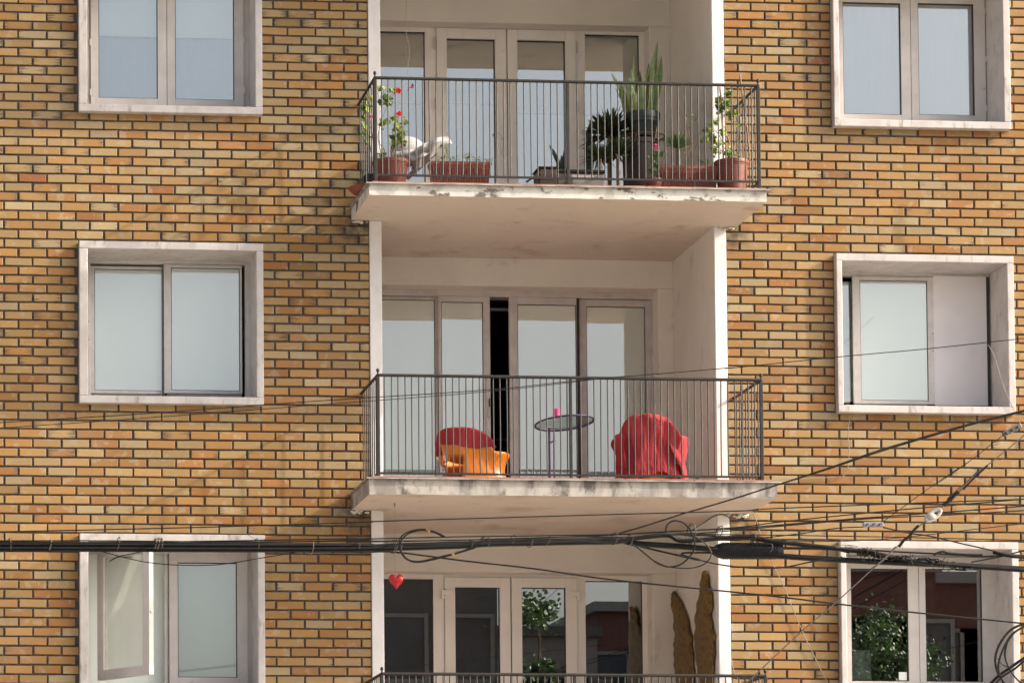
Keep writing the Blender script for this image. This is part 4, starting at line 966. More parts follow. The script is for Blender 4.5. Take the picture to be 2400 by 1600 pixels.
ch = thing('lounge_chair', (cL.x, Y, f1), 'orange moulded plastic tub chair at the left of the middle balcony', 'chair')
backL = math.radians(-124)
def cutL(a, z):
    d = math.degrees(math.atan2(math.sin(a), math.cos(a)))       # open below the overhanging near left corner
    return (d < -118 or d > 140) and z < .185 + .04 * math.cos((d + 130) / 14) * (-160 < d < -110)
o = solid(tub(MB(), (cL.x, Y), .285, .24, f1, backL, hiL, loL, cut=cutL).build('shell', 'orange', ch, smooth=True), .024)
o = MB().ball((cL.x, Y, f1 + .23), .24, .20, .045, 24).build('seat', 'orange', ch, smooth=True)
zlo = lambda da: (hiL * .50 + .16 * min(1, abs(da) / 1.2) ** 2) if da > -.75 else hiL * .25
tw = tub(MB(), (cL.x, Y), .285, .24, f1, backL, hiL, loL, off=.016, zlow=lambda da: .315 - .03 * math.sin(da * 2.2 + .4) - .10 * (da < -.75), a0=backL - 1.0, a1=backL + 1.0, fold=.006, hem=.02).build('towel', 'towel', smooth=True)
solid(tw, .008); tag(tw, 'dark red towel over the back of the orange chair at the left', 'towel')
# the inside part of that towel
ti = tub(MB(), (cL.x, Y), .262, .217, f1, backL, hiL + .012, loL, zlow=lambda da: .24, a0=backL - .9, a1=backL + .9, fold=.004).build('towel_inside', 'towel', tw, smooth=True)
ti.data.transform(Matrix.Translation(Vector((0, 0, 0)))); solid(ti, .006)
Y = -.42
cR = V('L', 1905, 400, Y); hiR = V('L', 1850, 140, Y - .15).z - f1; loR = V('L', 2130, 290, Y - .2).z - f1
ch = thing('lounge_chair', (cR.x, Y, f1), 'orange tub chair hidden under a coral red towel at the right of the middle balcony', 'chair')
backR = math.radians(-106)
solid(tub(MB(), (cR.x, Y), .262, .228, f1, backR, hiR - .03, loR - .035, flare=.0, wa=.86, lean=-.03).build('shell', 'orange', ch, smooth=True), .024)
MB().ball((cR.x, Y, f1 + .23), .24, .20, .045, 24).build('seat', 'orange', ch, smooth=True)
def zl(da): return .06 + .03 * math.sin(da * 4) - .05 * (da > .9) - .03 * (da < -1.0)
tw = tub(MB(), (cR.x, Y), .292, .257, f1, backR, hiR - .005, loR - .005, off=.036, zlow=zl, a0=backR - 1.75, a1=backR + 1.75, n=120, m=34, fold=.030, hem=.06, flare=.0, wa=.86, lean=-.03).build('towel', 'towelr', smooth=True)
solid(tw, .008); tag(tw, 'large coral red towel draped over the chair at the right of the middle balcony', 'towel')
ti = tub(MB(), (cR.x, Y), .262, .222, f1, backR, hiR - .002, loR, zlow=lambda da: .22, a0=backR - 1.6, a1=backR + 1.6, fold=.006, flare=.0, wa=.86, lean=-.03).build('towel_inside', 'towelr', tw, smooth=True); solid(ti, .006)
# hanging corner on the right, a loose flap on the left
q = MB(); pts = [(2090, 300), (2140, 330), (2160, 420), (2185, 520), (2200, 605)]; pl = [(2060, 330), (2080, 400), (2120, 470), (2145, 540), (2150, 605)]
vs = []; fs = []
A1 = smooth_path([V('L', x, y, Y - .22) for x, y in pts], 4); A2 = smooth_path([V('L', x, y, Y - .27) for x, y in pl], 4)
for i, (p, s) in enumerate(zip(A1, A2)):
    for j in range(5): u = j / 4; vs.append(p.lerp(s, u) + Vector((0, -.012 * math.sin(u * 6.28 + i * .3), 0)))
for i in range(len(A1) - 1):
    for j in range(4): fs.append((5 * i + j, 5 * i + j + 1, 5 * i + j + 6, 5 * i + j + 5))
solid(q.add(vs, fs).build('towel_corner', 'towelr', tw, smooth=True), .008)
q = MB(); vs = []; fs = []
A1 = smooth_path([V('L', x, y, Y - .16) for x, y in ((1690, 250), (1634, 262), (1640, 360), (1668, 445), (1672, 500))], 4); A2 = smooth_path([V('L', x, y, Y - .24) for x, y in ((1720, 260), (1700, 330), (1715, 400), (1725, 470), (1730, 520))], 4)
for i, (p, s) in enumerate(zip(A1, A2)):
    for j in range(5): u = j / 4; vs.append(p.lerp(s, u) + Vector((0, -.014 * math.sin(u * 6.28 + i * .4), 0)))
for i in range(len(A1) - 1):
    for j in range(4): fs.append((5 * i + j, 5 * i + j + 1, 5 * i + j + 6, 5 * i + j + 5))
solid(q.add(vs, fs).build('towel_flap', 'towelr', tw, smooth=True), .008)
# tilted folding table with a glass top
Y = -.30; c = V('L', 1249, 166, Y); R = (V('L', 1470, 160, Y).x - V('L', 1027, 170, Y).x) / 2
t = thing('folding_table', (c.x, Y, f1), 'round glass folding table with a purple metal rim and legs between the two chairs', 'table')
TM = Matrix.Rotation(math.radians(-5.2), 4, 'X') @ Matrix.Rotation(math.radians(-4), 4, 'Y')
def tp(u, r, dz=0): return c + (TM @ Vector((r * math.cos(u), r * math.sin(u), dz)))
MB().tube([tp(k / 48 * 6.2832, R) for k in range(49)], .0085, 8, False).build('rim', 'purple', t, smooth=True)
q = MB(); q.add([tp(k / 48 * 6.2832, R - .004) for k in range(48)] + [tp(k / 48 * 6.2832, R - .004, .005) for k in range(48)], [tuple(range(48))[::-1], tuple(range(48, 96))]); q.build('glass_top', 'glasst', t)
x1, x2 = V('L', 1136, 400, Y).x, V('L', 1174, 400, Y).x
MB().tube([(x1, Y, f1), (x1, Y, V('L', 1136, 208, Y).z)], .0105, 10).build('leg', 'purple', t, smooth=True)
MB().tube([(x2, Y, f1), (x2, Y, V('L', 1174, 190, Y).z)], .0065, 10).build('leg', 'purple', t, smooth=True)
MB().tube([V('L', 1125, 322, Y - .02), V('L', 1150, 312, Y - .02), V('L', 1180, 297, Y - .02)], .007, 8).build('bracket', 'purple', t, smooth=True)
sp_ = MB(); sp_.tube([(V('L', 1156, 0, Y).x + .005 * math.cos(k), Y - .02 + .005 * math.sin(k), V('L', 1156, 320, Y).z - .0016 * k) for k in range(40)], .0014, 5); sp_.build('spring', 'alu', t)
q = MB(); q.box(V('L', 1090, 0, Y).x, V('L', 1190, 0, Y).x, Y - .03, Y + .03, V('L', 1140, 200, Y).z - .004, V('L', 1140, 200, Y).z + .002); q.build('hinge_plate', 'alu', t)
p = V('L', 1192, 112, Y + .03); rc = .031
cz0 = p.z - .004
t = MB().lathe([(0, 0), (rc * .9, 0), (rc, .06), (rc * 1.05, .064), (rc * .93, .062), (rc * .85, .006), (0, .006)], (p.x, Y + .03, cz0), 24).build('cup', 'pink', smooth=True); tag(t, 'small bright pink tumbler on the glass table', 'cup')
# dark rounded pouffe in the left corner of the middle balcony
Y = .55; p = V('E', 250, 1290, Y)
q = MB().lathe([(0, f1 + .10), (.20, f1 + .10), (.26, f1 + .085), (.28, f1 + .05), (.27, f1 + .01), (.24, f1)], (p.x - .05, Y, 0), 32)
tag(q.build('floor_cushion', 'blackp', smooth=True), 'flat dark floor cushion in the left corner of the middle balcony', 'cushion')
# ------------------------------------------------------------------ lower balcony: heart and wings
Y = -.45; hc = V('H', 278, 570, Y); s = .0665
t = thing('glass_heart', hc, 'shiny red heart hanging on a thread at the left of the lower balcony', 'ornament')
n = 44; q = MB(); prof = []
for k in range(n):
    u = k / n * 6.2832; prof.append((16 * math.sin(u) ** 3 / 16, (13 * math.cos(u) - 5 * math.cos(2 * u) - 2 * math.cos(3 * u) - math.cos(4 * u)) / 14.5))
vs = []; L_ = [(0, -1), (.45, -.9), (.75, -.66), (.93, -.36), (1, 0), (.93, .36), (.75, .66), (.45, .9), (0, 1)]
for sc, yy in L_:
    for x, z in prof: vs.append((hc.x + x * s * sc, Y + yy * .026, hc.z + .006 + (z * sc + .05) * s * 1.08))
fs = [(i * n + k, i * n + (k + 1) % n, (i + 1) * n + (k + 1) % n, (i + 1) * n + k) for i in range(len(L_) - 1) for k in range(n)]
q.add(vs, fs).build('heart', 'heart', t, smooth=True)
MB().tube([(V('H', 272, 520, Y).x, Y, hc.z + .05), (V('H', 272, 520, Y).x, Y, SZ - P)], .001, 4).build('thread', 'cord', t)
MB().tube([(V('H', 272, 520, Y).x, Y, SZ - P - .03), (V('H', 272, 520, Y).x, Y, SZ - P + .001)], .004, 6).build('hook', 'gasket', t)
def wing(outline, label):
    X = XI1 - .03
    pts = [atX('H', x, y, X) for x, y in outline]; cy = sum(p.y for p in pts) / len(pts)
    left = [p for p in pts[:len(pts) // 2]]; right = pts[len(pts) // 2:][::-1]
    l = smooth_path(left, 8); r = smooth_path(right, 8); nn = min(len(l), len(r)); m = 12; vs = []; fs = []
    for i in range(nn):
        for j in range(m + 1):
            u = j / m; p = l[i].lerp(r[i], u); sc = -.030 * abs(math.sin(i * .42)) * max(0, 1 - u * 3.2) - .012 * math.sin(i * .9) * max(0, u * 3 - 2)
            e = .022 * math.sin(u * math.pi) + .009 * abs(math.sin(u * 7 + i * .55)) + .012 * mnoise.noise(Vector((u * 6, i * .35, cy * 7)))
            vs.append(Vector((X - e, p.y - sc, p.z - .012 * abs(math.sin(i * .42)) * (u < .4))))
    for i in range(nn - 1):
        for j in range(m): fs.append((i * (m + 1) + j, (i + 1) * (m + 1) + j, (i + 1) * (m + 1) + j + 1, i * (m + 1) + j + 1))
    o = MB().add(vs, fs).build('wing_ornament', 'gold', smooth=True); md = o.modifiers.new('thickness', 'SOLIDIFY'); md.thickness = .018; md.offset = -1
    tag(o, label, 'wall ornament', 'carved wings on the lower balcony side wall')
wing([(1910, 600), (1925, 700), (1940, 780), (1950, 900), (1942, 1000), (1955, 1120), (1985, 1230), (2060, 1340), (2110, 1345), (2070, 1240), (2058, 1120), (2050, 980), (2035, 860), (2005, 740), (1960, 650), (1914, 600)], 'left one of two gilded wings, bent further from the white wall edge')
wing([(2132, 503), (2108, 560), (2098, 650), (2075, 750), (2072, 880), (2075, 1000), (2090, 1120), (2110, 1230), (2120, 1340), (2150, 1345), (2165, 1230), (2172, 1120), (2180, 1000), (2178, 880), (2160, 780), (2168, 680), (2148, 580), (2138, 503)], 'right one of two gilded wings, upright beside the white wall edge')
# ------------------------------------------------------------------ things at the windows
Y = YW + .012
r = rect('I', 1172, 1297, 1300, 1505, Y)
q = MB(); n = 10; vs = []; fs = []
for i in range(n + 1):
    u = i / n; vs += [(r[0] + (r[1] - r[0]) * u, Y + .003 * math.sin(u * 8), r[2]), (r[0] + (r[1] - r[0]) * (u * .95), Y + .003 * math.sin(u * 8 + 1), r[3] - .006 * math.sin(u * 3))]
for i in range(n): fs.append((2 * i, 2 * i + 2, 2 * i + 3, 2 * i + 1))
tag(q.add(vs, fs).build('paper_sheet', 'paper', smooth=True), 'white sheet hanging behind the lower left corner of the dark bottom right window', 'paper')
r = rect('I', 1490, 1452, 1545, 1508, YW - .004)
tag(MB().box(r[0], r[1], YW - .005, YW - .003, r[2], r[3]).build('note_card', 'paper'), 'tiny white card on the glass of the dark bottom right window', 'card')
Y = YW + .085; b = V('D', 1480, 1060, Y)
plant('houseplant', b, 'broad leaved houseplant behind the glass of the middle left window', 'plant', [[b, V('D', 1470, 980, Y), V('D', 1450, 880, Y)], [b, V('D', 1500, 950, Y), V('D', 1510, 850, Y)]],
      [(V('D', 1440, 870, Y), (.012, .01, .012), 6, 1), (V('D', 1500, 860, Y), (.010, .01, .02), 7, 1), (V('D', 1490, 950, Y), (.02, .01, .02), 8, 1), (V('D', 1500, 1030, Y), (.012, .01, .016), 7, 1)], lm='leafm', lsz=.034, stemr=.003)
for (x0, y0, x1, y1, lab) in ((812, 822, 858, 1068, 'pale strip in place of a chimney reflection, left pane of the middle left window'), (1196, 858, 1232, 1068, 'narrow pale strip in place of a chimney reflection, right pane of the middle left window')):
    r = rect('D', x0, y0, x1, y1, Y); tag(MB().box(r[0], r[1], Y, Y + .012, r[2], r[3]).build('reflection_strip', 'greycl', bevel=.002), lab, 'reflection_strip')  # solid strips added for faint upright shapes, read as reflected chimneys
# rust coloured turned ornament at the right picture edge
p = V('T', 1235, 1000, -.3); z0 = V('T', 1176, 1560, -.3).z
prof = []
zt_, zb_ = V('T', 1176, 640, -.3).z, V('T', 1176, 1360, -.3).z
for k in range(60):
    u = k / 59; z = zb_ - .1 + (zt_ - zb_ + .15) * u; prof.append((.010 + .008 * max(0, math.sin((z - zb_) / .0265 * 3.1416)) ** .7 * (1 if ((z - zb_) / .054 % 2) < 1.2 else .3), z))
tag(MB().lathe(prof, (p.x, -.3, 0), 16).build('hanging_ornament', 'rust', smooth=True), 'rust brown lobed hanging ornament at the right edge beside the brick wall', 'ornament')
# cords on the wall
def cable(name, pts, r, Y, label, cat='cable', m='cable', jit=0, group='overhead cables', n=7, k=6, sag=None):
    P3 = [at(v, x, y, Y + (rnd(-jit, jit) if jit else 0)) for v, x, y in pts]
    pp = smooth_path(P3, k); sc = (Y - EYE.y) / FPX
    for e, f in ((0, 1), (-1, -2)):            # spans run on beyond the picture
        v, x, y = pts[e]; gx, gy = ZM[v][0] + x / ZM[v][2], ZM[v][1] + y / ZM[v][2]
        if (gx < 0 or gx > 2400 or gy > 1600) and Y < -5 and name != 'cable_coil' and name != 'guy_tape':
            d = (P3[e] - P3[f]).normalized() * 7.0
            if e == 0: pp.insert(0, pp[0] + d)
            else: pp.append(pp[-1] + d)
    o = MB().tube(pp, r * sc, n).build(name, m, smooth=True); tag(o, label, cat, group); return o, pp, sc
cable('cord', [('F', 965, 1143), ('F', 978, 1150), ('F', 982, 1230), ('F', 974, 1330), ('F', 980, 1450), ('F', 970, 1568), ('I', 1105, 100), ('I', 1100, 108), ('I', 900, 118), ('I', 700, 124), ('I', 560, 132)], .9, -.02, 'beige cord hanging from the corner of the middle right window down the bricks', 'cord', 'cord', group='cords on the brick wall')
cable('cord', [('F', 1893, 750), ('F', 1935, 830), ('F', 1985, 1000), ('F', 2040, 1130), ('F', 2110, 1280)], .8, -.09, 'thin cord curving over the right jamb of the middle right window', 'cord', 'cord', group='cords on the brick wall')
cable('cord', [('I', 480, 350), ('I', 505, 400), ('I', 535, 500), ('I', 610, 680), ('I', 700, 870), ('I', 745, 980), ('I', 820, 1160), ('I', 900, 1330), ('I', 1000, 1529), ('I', 1050, 1620)], 1.1, -.02, 'brown cord running down the bricks right of the lower balcony', 'cord', 'cord', group='cords on the brick wall')
cable('cord', [('H', 2285, 1020), ('H', 2300, 1100), ('H', 2340, 1176), ('H', 2360, 1260)], 1.2, -.04, 'short brown cord at the foot of the lower balcony side wall', 'cord', 'cord', group='cords on the brick wall')
cable('cord', [('G', 1585, 415), ('G', 1625, 440), ('G', 1640, 460)], .7, -8.9, 'short frayed end of wire curling up from the thick cable at left', 'cord', 'tie', group='wire ends')
# ------------------------------------------------------------------ overhead cables about nine metres in front of the facade
Yc = -9.0
main, mp, sc = cable('thick_cable', [('G', -160, 482), ('G', 400, 482), ('G', 1200, 486), ('G', 1900, 487), ('G', 2352, 490), ('H', 150, 360), ('H', 330, 352), ('H', 700, 345), ('H', 850, 332), ('H', 1100, 326), ('H', 1400, 322), ('H', 1600, 318), ('H', 1720, 340), ('H', 2000, 358), ('H', 2352, 392), ('I', 700, 655), ('I', 1100, 680), ('I', 1500, 700), ('I', 1800, 712), ('I', 2100, 728), ('I', 2500, 752)], 7.2, Yc, 'thickest black cable of the bundle crossing the whole picture')
cable('thick_cable', [('G', -160, 508), ('G', 400, 508), ('G', 1200, 511), ('G', 1900, 512), ('G', 2352, 508), ('H', 150, 372), ('H', 400, 366), ('H', 700, 356), ('H', 820, 346), ('H', 1100, 340), ('H', 1400, 334), ('H', 1600, 330), ('H', 1700, 310), ('H', 1900, 290), ('I', 0, 548), ('I', 300, 528), ('I', 480, 522), ('I', 650, 555), ('I', 1050, 600), ('I', 1250, 625), ('I', 1500, 670), ('I', 1800, 712), ('I', 2500, 760)], 5.6, Yc - .03, 'second black cable of the bundle, arching over the ribbed splice case')
for nm, pts, r, lab, dy in (
    ('cable', [('G', -160, 455), ('G', 700, 455), ('G', 1500, 462), ('G', 2352, 455), ('H', 0, 325), ('H', 500, 322), ('H', 900, 312), ('H', 1500, 292), ('H', 1900, 270), ('H', 2352, 240), ('I', 700, 415), ('I', 1500, 335), ('I', 2352, 262), ('I', 2500, 250)], 1.5, 'uppermost thin cable riding on the thick bundle and rising to the right', -.08),
    ('cable', [('G', -160, 463), ('G', 700, 465), ('G', 1500, 455), ('G', 2352, 440), ('H', 0, 315), ('H', 600, 300), ('H', 1200, 292), ('H', 1580, 285), ('H', 1900, 268), ('H', 2200, 255), ('I', 300, 470), ('I', 1200, 395), ('I', 1800, 352), ('I', 2352, 310), ('I', 2500, 300)], 1.6, 'pale lit thin cable along the top of the bundle', -.1),
    ('cable', [('G', -160, 472), ('G', 900, 470), ('G', 1700, 465), ('G', 2352, 448), ('H', 0, 330), ('H', 700, 318), ('H', 1300, 300), ('H', 1700, 300), ('H', 2000, 280), ('I', 200, 490), ('I', 1200, 402), ('I', 1800, 372), ('I', 2352, 340), ('I', 2500, 335)], 1.5, 'thin cable below the pale one on the bundle', -.11),
    ('cable', [('H', 280, 345), ('H', 600, 330), ('H', 900, 325), ('H', 1180, 312), ('H', 1300, 318), ('H', 1500, 335), ('H', 1650, 330), ('H', 1800, 300), ('H', 1930, 285), ('H', 2060, 300), ('H', 2130, 340)], 1.3, 'grey thin cable snaking over the middle of the bundle', -.12),
    ('cable', [('G', -160, 520), ('G', 700, 521), ('G', 1600, 524), ('G', 2352, 526), ('H', 150, 388), ('H', 300, 394), ('H', 700, 445), ('H', 1100, 490), ('H', 1600, 560), ('H', 2280, 628), ('I', 700, 938), ('I', 1100, 987), ('I', 1600, 1042), ('I', 2300, 1112), ('I', 2450, 1128)], 2.1, 'long cable dropping from the bundle across the lower balcony to the right edge', -.05),
    ('cable', [('G', -160, 404), ('G', 0, 398), ('G', 1200, 371), ('G', 2352, 336), ('H', 0, 212), ('H', 900, 185), ('H', 1600, 165), ('H', 2352, 144), ('I', 550, 330), ('I', 1300, 300), ('I', 2352, 262), ('I', 2500, 258)], 1.5, 'straight thin cable above the bundle, crossing just under the middle slab', .2),
    ('cable', [('G', 640, 520), ('G', 850, 575), ('G', 1000, 600), ('G', 1170, 611), ('G', 1400, 608), ('G', 1650, 570), ('G', 1930, 522)], 1.2, 'slack thin wire sagging in front of the bottom left window', -.05),
    ('cable', [('G', 850, 560), ('G', 760, 560), ('G', 700, 590), ('G', 760, 556), ('G', 940, 518)], .9, 'short thin wire crossing the open window sash', -.04),
    ('cable', [('H', 1575, 288), ('H', 1750, 240), ('H', 2000, 160), ('I', 0, 362), ('I', 300, 275), ('I', 600, 180), ('F', 830, 1568), ('F', 1150, 1460), ('F', 1450, 1368), ('F', 1800, 1268), ('F', 2128, 1186), ('F', 2260, 1150)], 1.9, 'rising cable leaving the bundle and climbing to the right edge', -.06),
    ('cable', [('I', 500, 212), ('F', 830, 1562), ('F', 1150, 1450), ('F', 1450, 1359), ('F', 1800, 1260), ('F', 2128, 1178), ('F', 2260, 1140)], 1.6, 'upper strand laid along the rising cable at right', -.09),
    ('cable', [('D', -60, 1278), ('D', 0, 1270), ('D', 900, 1215), ('D', 1700, 1155), ('E', 0, 920), ('E', 700, 874), ('E', 1200, 822), ('E', 1550, 795), ('E', 1900, 765), ('F', 200, 903), ('F', 900, 830), ('F', 1500, 775), ('F', 2128, 708), ('F', 2300, 690)], 1.1, 'fine wire crossing the middle railing and the middle right window', .4),
    ('cable', [('D', -60, 1312), ('D', 0, 1305), ('D', 800, 1250), ('D', 1700, 1182), ('E', 0, 938), ('E', 500, 900), ('E', 900, 862), ('E', 1210, 824)], .9, 'finer wire just under the one across the middle railing', .5),
    ('cable', [('I', -40, 546), ('I', 400, 540), ('I', 800, 500), ('I', 1050, 463), ('I', 1244, 453)], 1.4, 'thin wire leading to the zinc clamp from the left', -.1),
    ('cable', [('I', -40, 500), ('I', 400, 506), ('I', 900, 513), ('I', 1600, 526), ('I', 2352, 545), ('I', 2500, 550)], 1.3, 'level thin wire passing just above the bottom right window', .1),
    ('cable', [('I', -40, 540), ('I', 700, 552), ('I', 1200, 548), ('I', 1600, 516), ('I', 2000, 470), ('I', 2352, 430)], 1.0, 'thin wire rising gently above the bottom right window', .12),
    ('cable', [('I', 1380, 455), ('I', 1560, 495), ('I', 1700, 515), ('I', 1900, 562), ('I', 2120, 612), ('I', 2230, 642), ('I', 2500, 700)], 1.8, 'wire descending from the zinc clamp to the right edge', -.12),
    ('cable', [('I', 1380, 418), ('I', 1500, 330), ('I', 1760, 142), ('I', 1980, 0), ('M', 0, 452), ('M', 100, 385), ('M', 200, 312), ('M', 300, 234), ('M', 362, 186)], .9, 'fine grey wire between the zinc clamp and the black clamp', -.15),
    ('cable', [('H', 1690, 330), ('H', 2000, 345), ('I', 0, 575), ('I', 300, 600), ('I', 700, 595), ('I', 1130, 605), ('I', 1500, 625), ('I', 1800, 640), ('I', 2050, 655), ('I', 2230, 650), ('I', 2500, 660)], 2.2, 'black cable passing behind the splice case towards the taped joint', .05),
    ('cable', [('H', 1720, 352), ('H', 1900, 395), ('H', 2100, 440), ('I', 0, 632), ('I', 500, 640), ('I', 1000, 662), ('I', 1500, 690), ('I', 2000, 722), ('I', 2500, 770)], 2.4, 'black cable running under the splice case', .03),
    ('cable', [('I', -60, 640), ('I', 0, 652), ('I', 250, 711), ('I', 500, 737), ('I', 700, 730), ('I', 900, 690), ('I', 1100, 660)], 1.8, 'slack cable sagging under the splice case', -.13),
    ('cable', [('I', 0, 505), ('I', 300, 520), ('I', 700, 570), ('I', 1000, 600), ('I', 1150, 630)], 2.4, 'cable joining the frayed bundle from the upper left', .08),
    ('cable', [('I', 1990, 695), ('I', 2100, 675), ('I', 2200, 655), ('I', 2352, 615), ('I', 2500, 580)], 1.7, 'short cable crossing the taped joint at the right edge', -.1),
    ('cable', [('H', 2045, 262), ('H', 2120, 215), ('H', 2190, 172), ('H', 2250, 170), ('H', 2282, 195)], 1.3, 'thin wire hooked round the corner of the side wall under the middle slab', .3),
    ('cable', [('M', 262, 1600), ('M', 330, 1530), ('M', 400, 1480), ('M', 475, 1428), ('M', 560, 1380)], 3.6, 'thick cable rising through the coil at the bottom right corner', -.2),
    ('cable', [('M', 282, 1610), ('M', 350, 1535), ('M', 420, 1490), ('M', 475, 1446), ('M', 560, 1400)], 2.6, 'cable alongside the thick one in the bottom right corner', -.24),
): cable(nm, pts, r, Yc + dy, lab)
# loops
for pts, r, lab in (
    ([(575, 302), (510, 270), (440, 255), (370, 264), (315, 292), (295, 335), (300, 380), (335, 430), (400, 452), (500, 436), (620, 405), (750, 366)], 1.8, 'outer cable loop tied to the bundle at the left of the lower balcony'),
    ([(560, 300), (500, 272), (430, 261), (372, 272), (325, 300), (303, 340), (310, 390), (350, 436), (420, 446), (520, 424), (640, 395), (740, 362)], 1.7, 'inner cable loop tied to the bundle at the left of the lower balcony'),
    ([(1892, 268), (1900, 230), (1925, 209), (1955, 204), (1995, 215), (2030, 245), (2045, 270), (2066, 340), (2050, 400), (1990, 460), (1920, 480), (1850, 462), (1780, 410), (1720, 362), (1690, 345)], 2.0, 'large cable loop in front of the lower balcony right of its middle'),
    ([(1935, 288), (2040, 290), (2120, 332), (2165, 395), (2140, 450), (2080, 480), (2000, 488), (1900, 476), (1820, 440)], 1.5, 'thin wire loop overlapping the large loop')):
    cable('cable_loop', [('H', x, y) for x, y in pts], r, Yc - .16, lab, 'cable loop', group='loops of spare cable')
for pts, r, lab in (
    ([(560, 1210), (475, 1236), (400, 1272), (345, 1340), (318, 1410), (318, 1470), (338, 1525), (380, 1590)], 3.0, 'outermost turn of the black cable coil at the bottom right corner'),
    ([(560, 1228), (470, 1256), (405, 1300), (365, 1365), (340, 1430), (332, 1490), (352, 1550), (380, 1600)], 2.6, 'second turn of the black cable coil at the bottom right corner'),
    ([(560, 1240), (460, 1262), (400, 1310), (375, 1370), (372, 1430), (400, 1500), (450, 1560), (500, 1600)], 1.8, 'inner turn of the black cable coil at the bottom right corner'),
    ([(420, 1290), (385, 1340), (366, 1400), (380, 1460), (420, 1530), (475, 1570), (540, 1590)], 1.5, 'innermost thin turn of the black cable coil at the bottom right corner'),
    ([(330, 1430), (360, 1466), (410, 1475), (475, 1428), (540, 1370)], 1.6, 'thin cable lying across the bottom right coil')):
    cable('cable_coil', [('M', x, y) for x, y in pts], r, Yc - .22, lab, 'cable coil', group='turns of the coiled cable')
# frayed wrapping of the bundle on the right
fw = MB(); scl = (Yc - EYE.y) / FPX
for q in range(26):
    x = rnd(1120, 1850); cyl = 615 + (x - 1120) * .135
    fw.tube(smooth_path([at('I', x + i * rnd(25, 60), cyl + i * 7 + rnd(-28, 22), Yc + rnd(-.08, .08)) for i in range(5)], 4), rnd(.9, 2.6) * scl, 5)
for q in range(9):
    x = rnd(1180, 1900); cyl = 620 + (x - 1120) * .13
    fw.tube(smooth_path([at('I', x + rnd(-20, 20), cyl + dy + rnd(-8, 8), Yc - .1) for dy in (-40, 0, 30, rnd(45, 70))], 4), rnd(.7, 1.3) * scl, 5)
tag(fw.build('frayed_wrapping', 'cable', smooth=True), 'frayed tangle of tape and wire round the bundle in front of the bottom right window', 'cable wrapping')
fw = MB()
for cx_, w_ in ((1120, 60), (1165, 45)): fw.tube(smooth_path([at('I', cx_ + w_ * math.cos(u), 588 + 8 * math.sin(u * 1.1) + rnd(-3, 3), Yc - .12) for u in [i * .7 for i in range(9)]], 4), .8 * scl, 5)
tag(fw.build('wire_curl', 'tie', smooth=True), 'small curl of loose wire above the frayed bundle', 'wire')
# ties: parts of the thick cable
def tie(v, x, y0, y1, m='tie', lean=0, r=1.0, wob=2):
    q = MB(); a = at(v, x, y0, Yc); b = at(v, x + lean, y1, Yc); c_ = (a + b) / 2; hh = (a.z - b.z) / 2
    pts = []
    for i in range(13):
        u = i / 12 * 6.2832 * 1.08; pts.append(Vector((c_.x + (a.x - b.x) / 2 * math.cos(u) + .004 * u * .3, Yc - .03 + (hh + .05) * math.sin(u) * .9, c_.z + hh * math.cos(u))))
    q.tube(smooth_path(pts, 3), r * scl, 6); o = q.build('cable_tie', m, main, smooth=True)
for a in (('G', 52, 445, 525), ('G', 318, 455, 522), ('G', 322, 458, 524), ('G', 757, 436, 520), ('G', 990, 445, 515), ('G', 1008, 442, 518), ('G', 1025, 446, 512), ('G', 1635, 446, 518), ('G', 1988, 448, 552), ('G', 2280, 470, 510),
          ('H', 252, 320, 402), ('H', 266, 322, 400), ('H', 292, 310, 402), ('H', 715, 322, 375), ('H', 786, 308, 350), ('H', 814, 312, 360), ('H', 968, 295, 345), ('H', 1070, 310, 365), ('H', 1182, 303, 350), ('H', 1572, 280, 345), ('H', 1582, 280, 350), ('H', 1668, 288, 352), ('H', 2034, 225, 345), ('H', 2205, 240, 300), ('I', 467, 508, 562), ('I', 580, 575, 630)):
    tie(*a, r=rnd(.8, 1.4), lean=rnd(-14, 14))
for (x, y) in ((470, 264), (615, 405)):
    q = MB(); p = at('H', x, y, Yc - .2); q.tube(smooth_path([p + Vector((-.012, 0, .008)), p, p + Vector((.002, -.01, -.012)), p + Vector((.01, 0, .008))], 3), .0014, 5)
    q.build('yellow_tie', 'yellow', main, smooth=True)
# ribbed splice case
A_, B_ = at('I', 215, 618, Yc + .02), at('I', 682, 618, Yc + .02); ax = (B_ - A_).normalized()
t = thing('splice_case', (A_ + B_) / 2, 'black ribbed splice case hanging in the cable bundle right of the lower balcony', 'splice case')
rr_ = 19.5 * scl; Lc = (B_ - A_).length; rot_ = Vector((0, 0, 1)).rotation_difference(ax).to_matrix()
MB().lathe([(.001, -.02), (rr_ * .45, -.01), (rr_ * .8, .02), (rr_, .05), (rr_, Lc - .02), (rr_ * .93, Lc), (.001, Lc + .004)], A_, 28, ax=rot_).build('case_body', 'blackp', t, smooth=True)
for i in range(24):
    z = .06 + (Lc - .1) * i / 23; MB().lathe([(rr_ * .99, z - .003), (rr_ * 1.06, z - .002), (rr_ * 1.06, z + .002), (rr_ * .99, z + .003)], A_, 28, ax=rot_).build('rib', 'blackp', t)
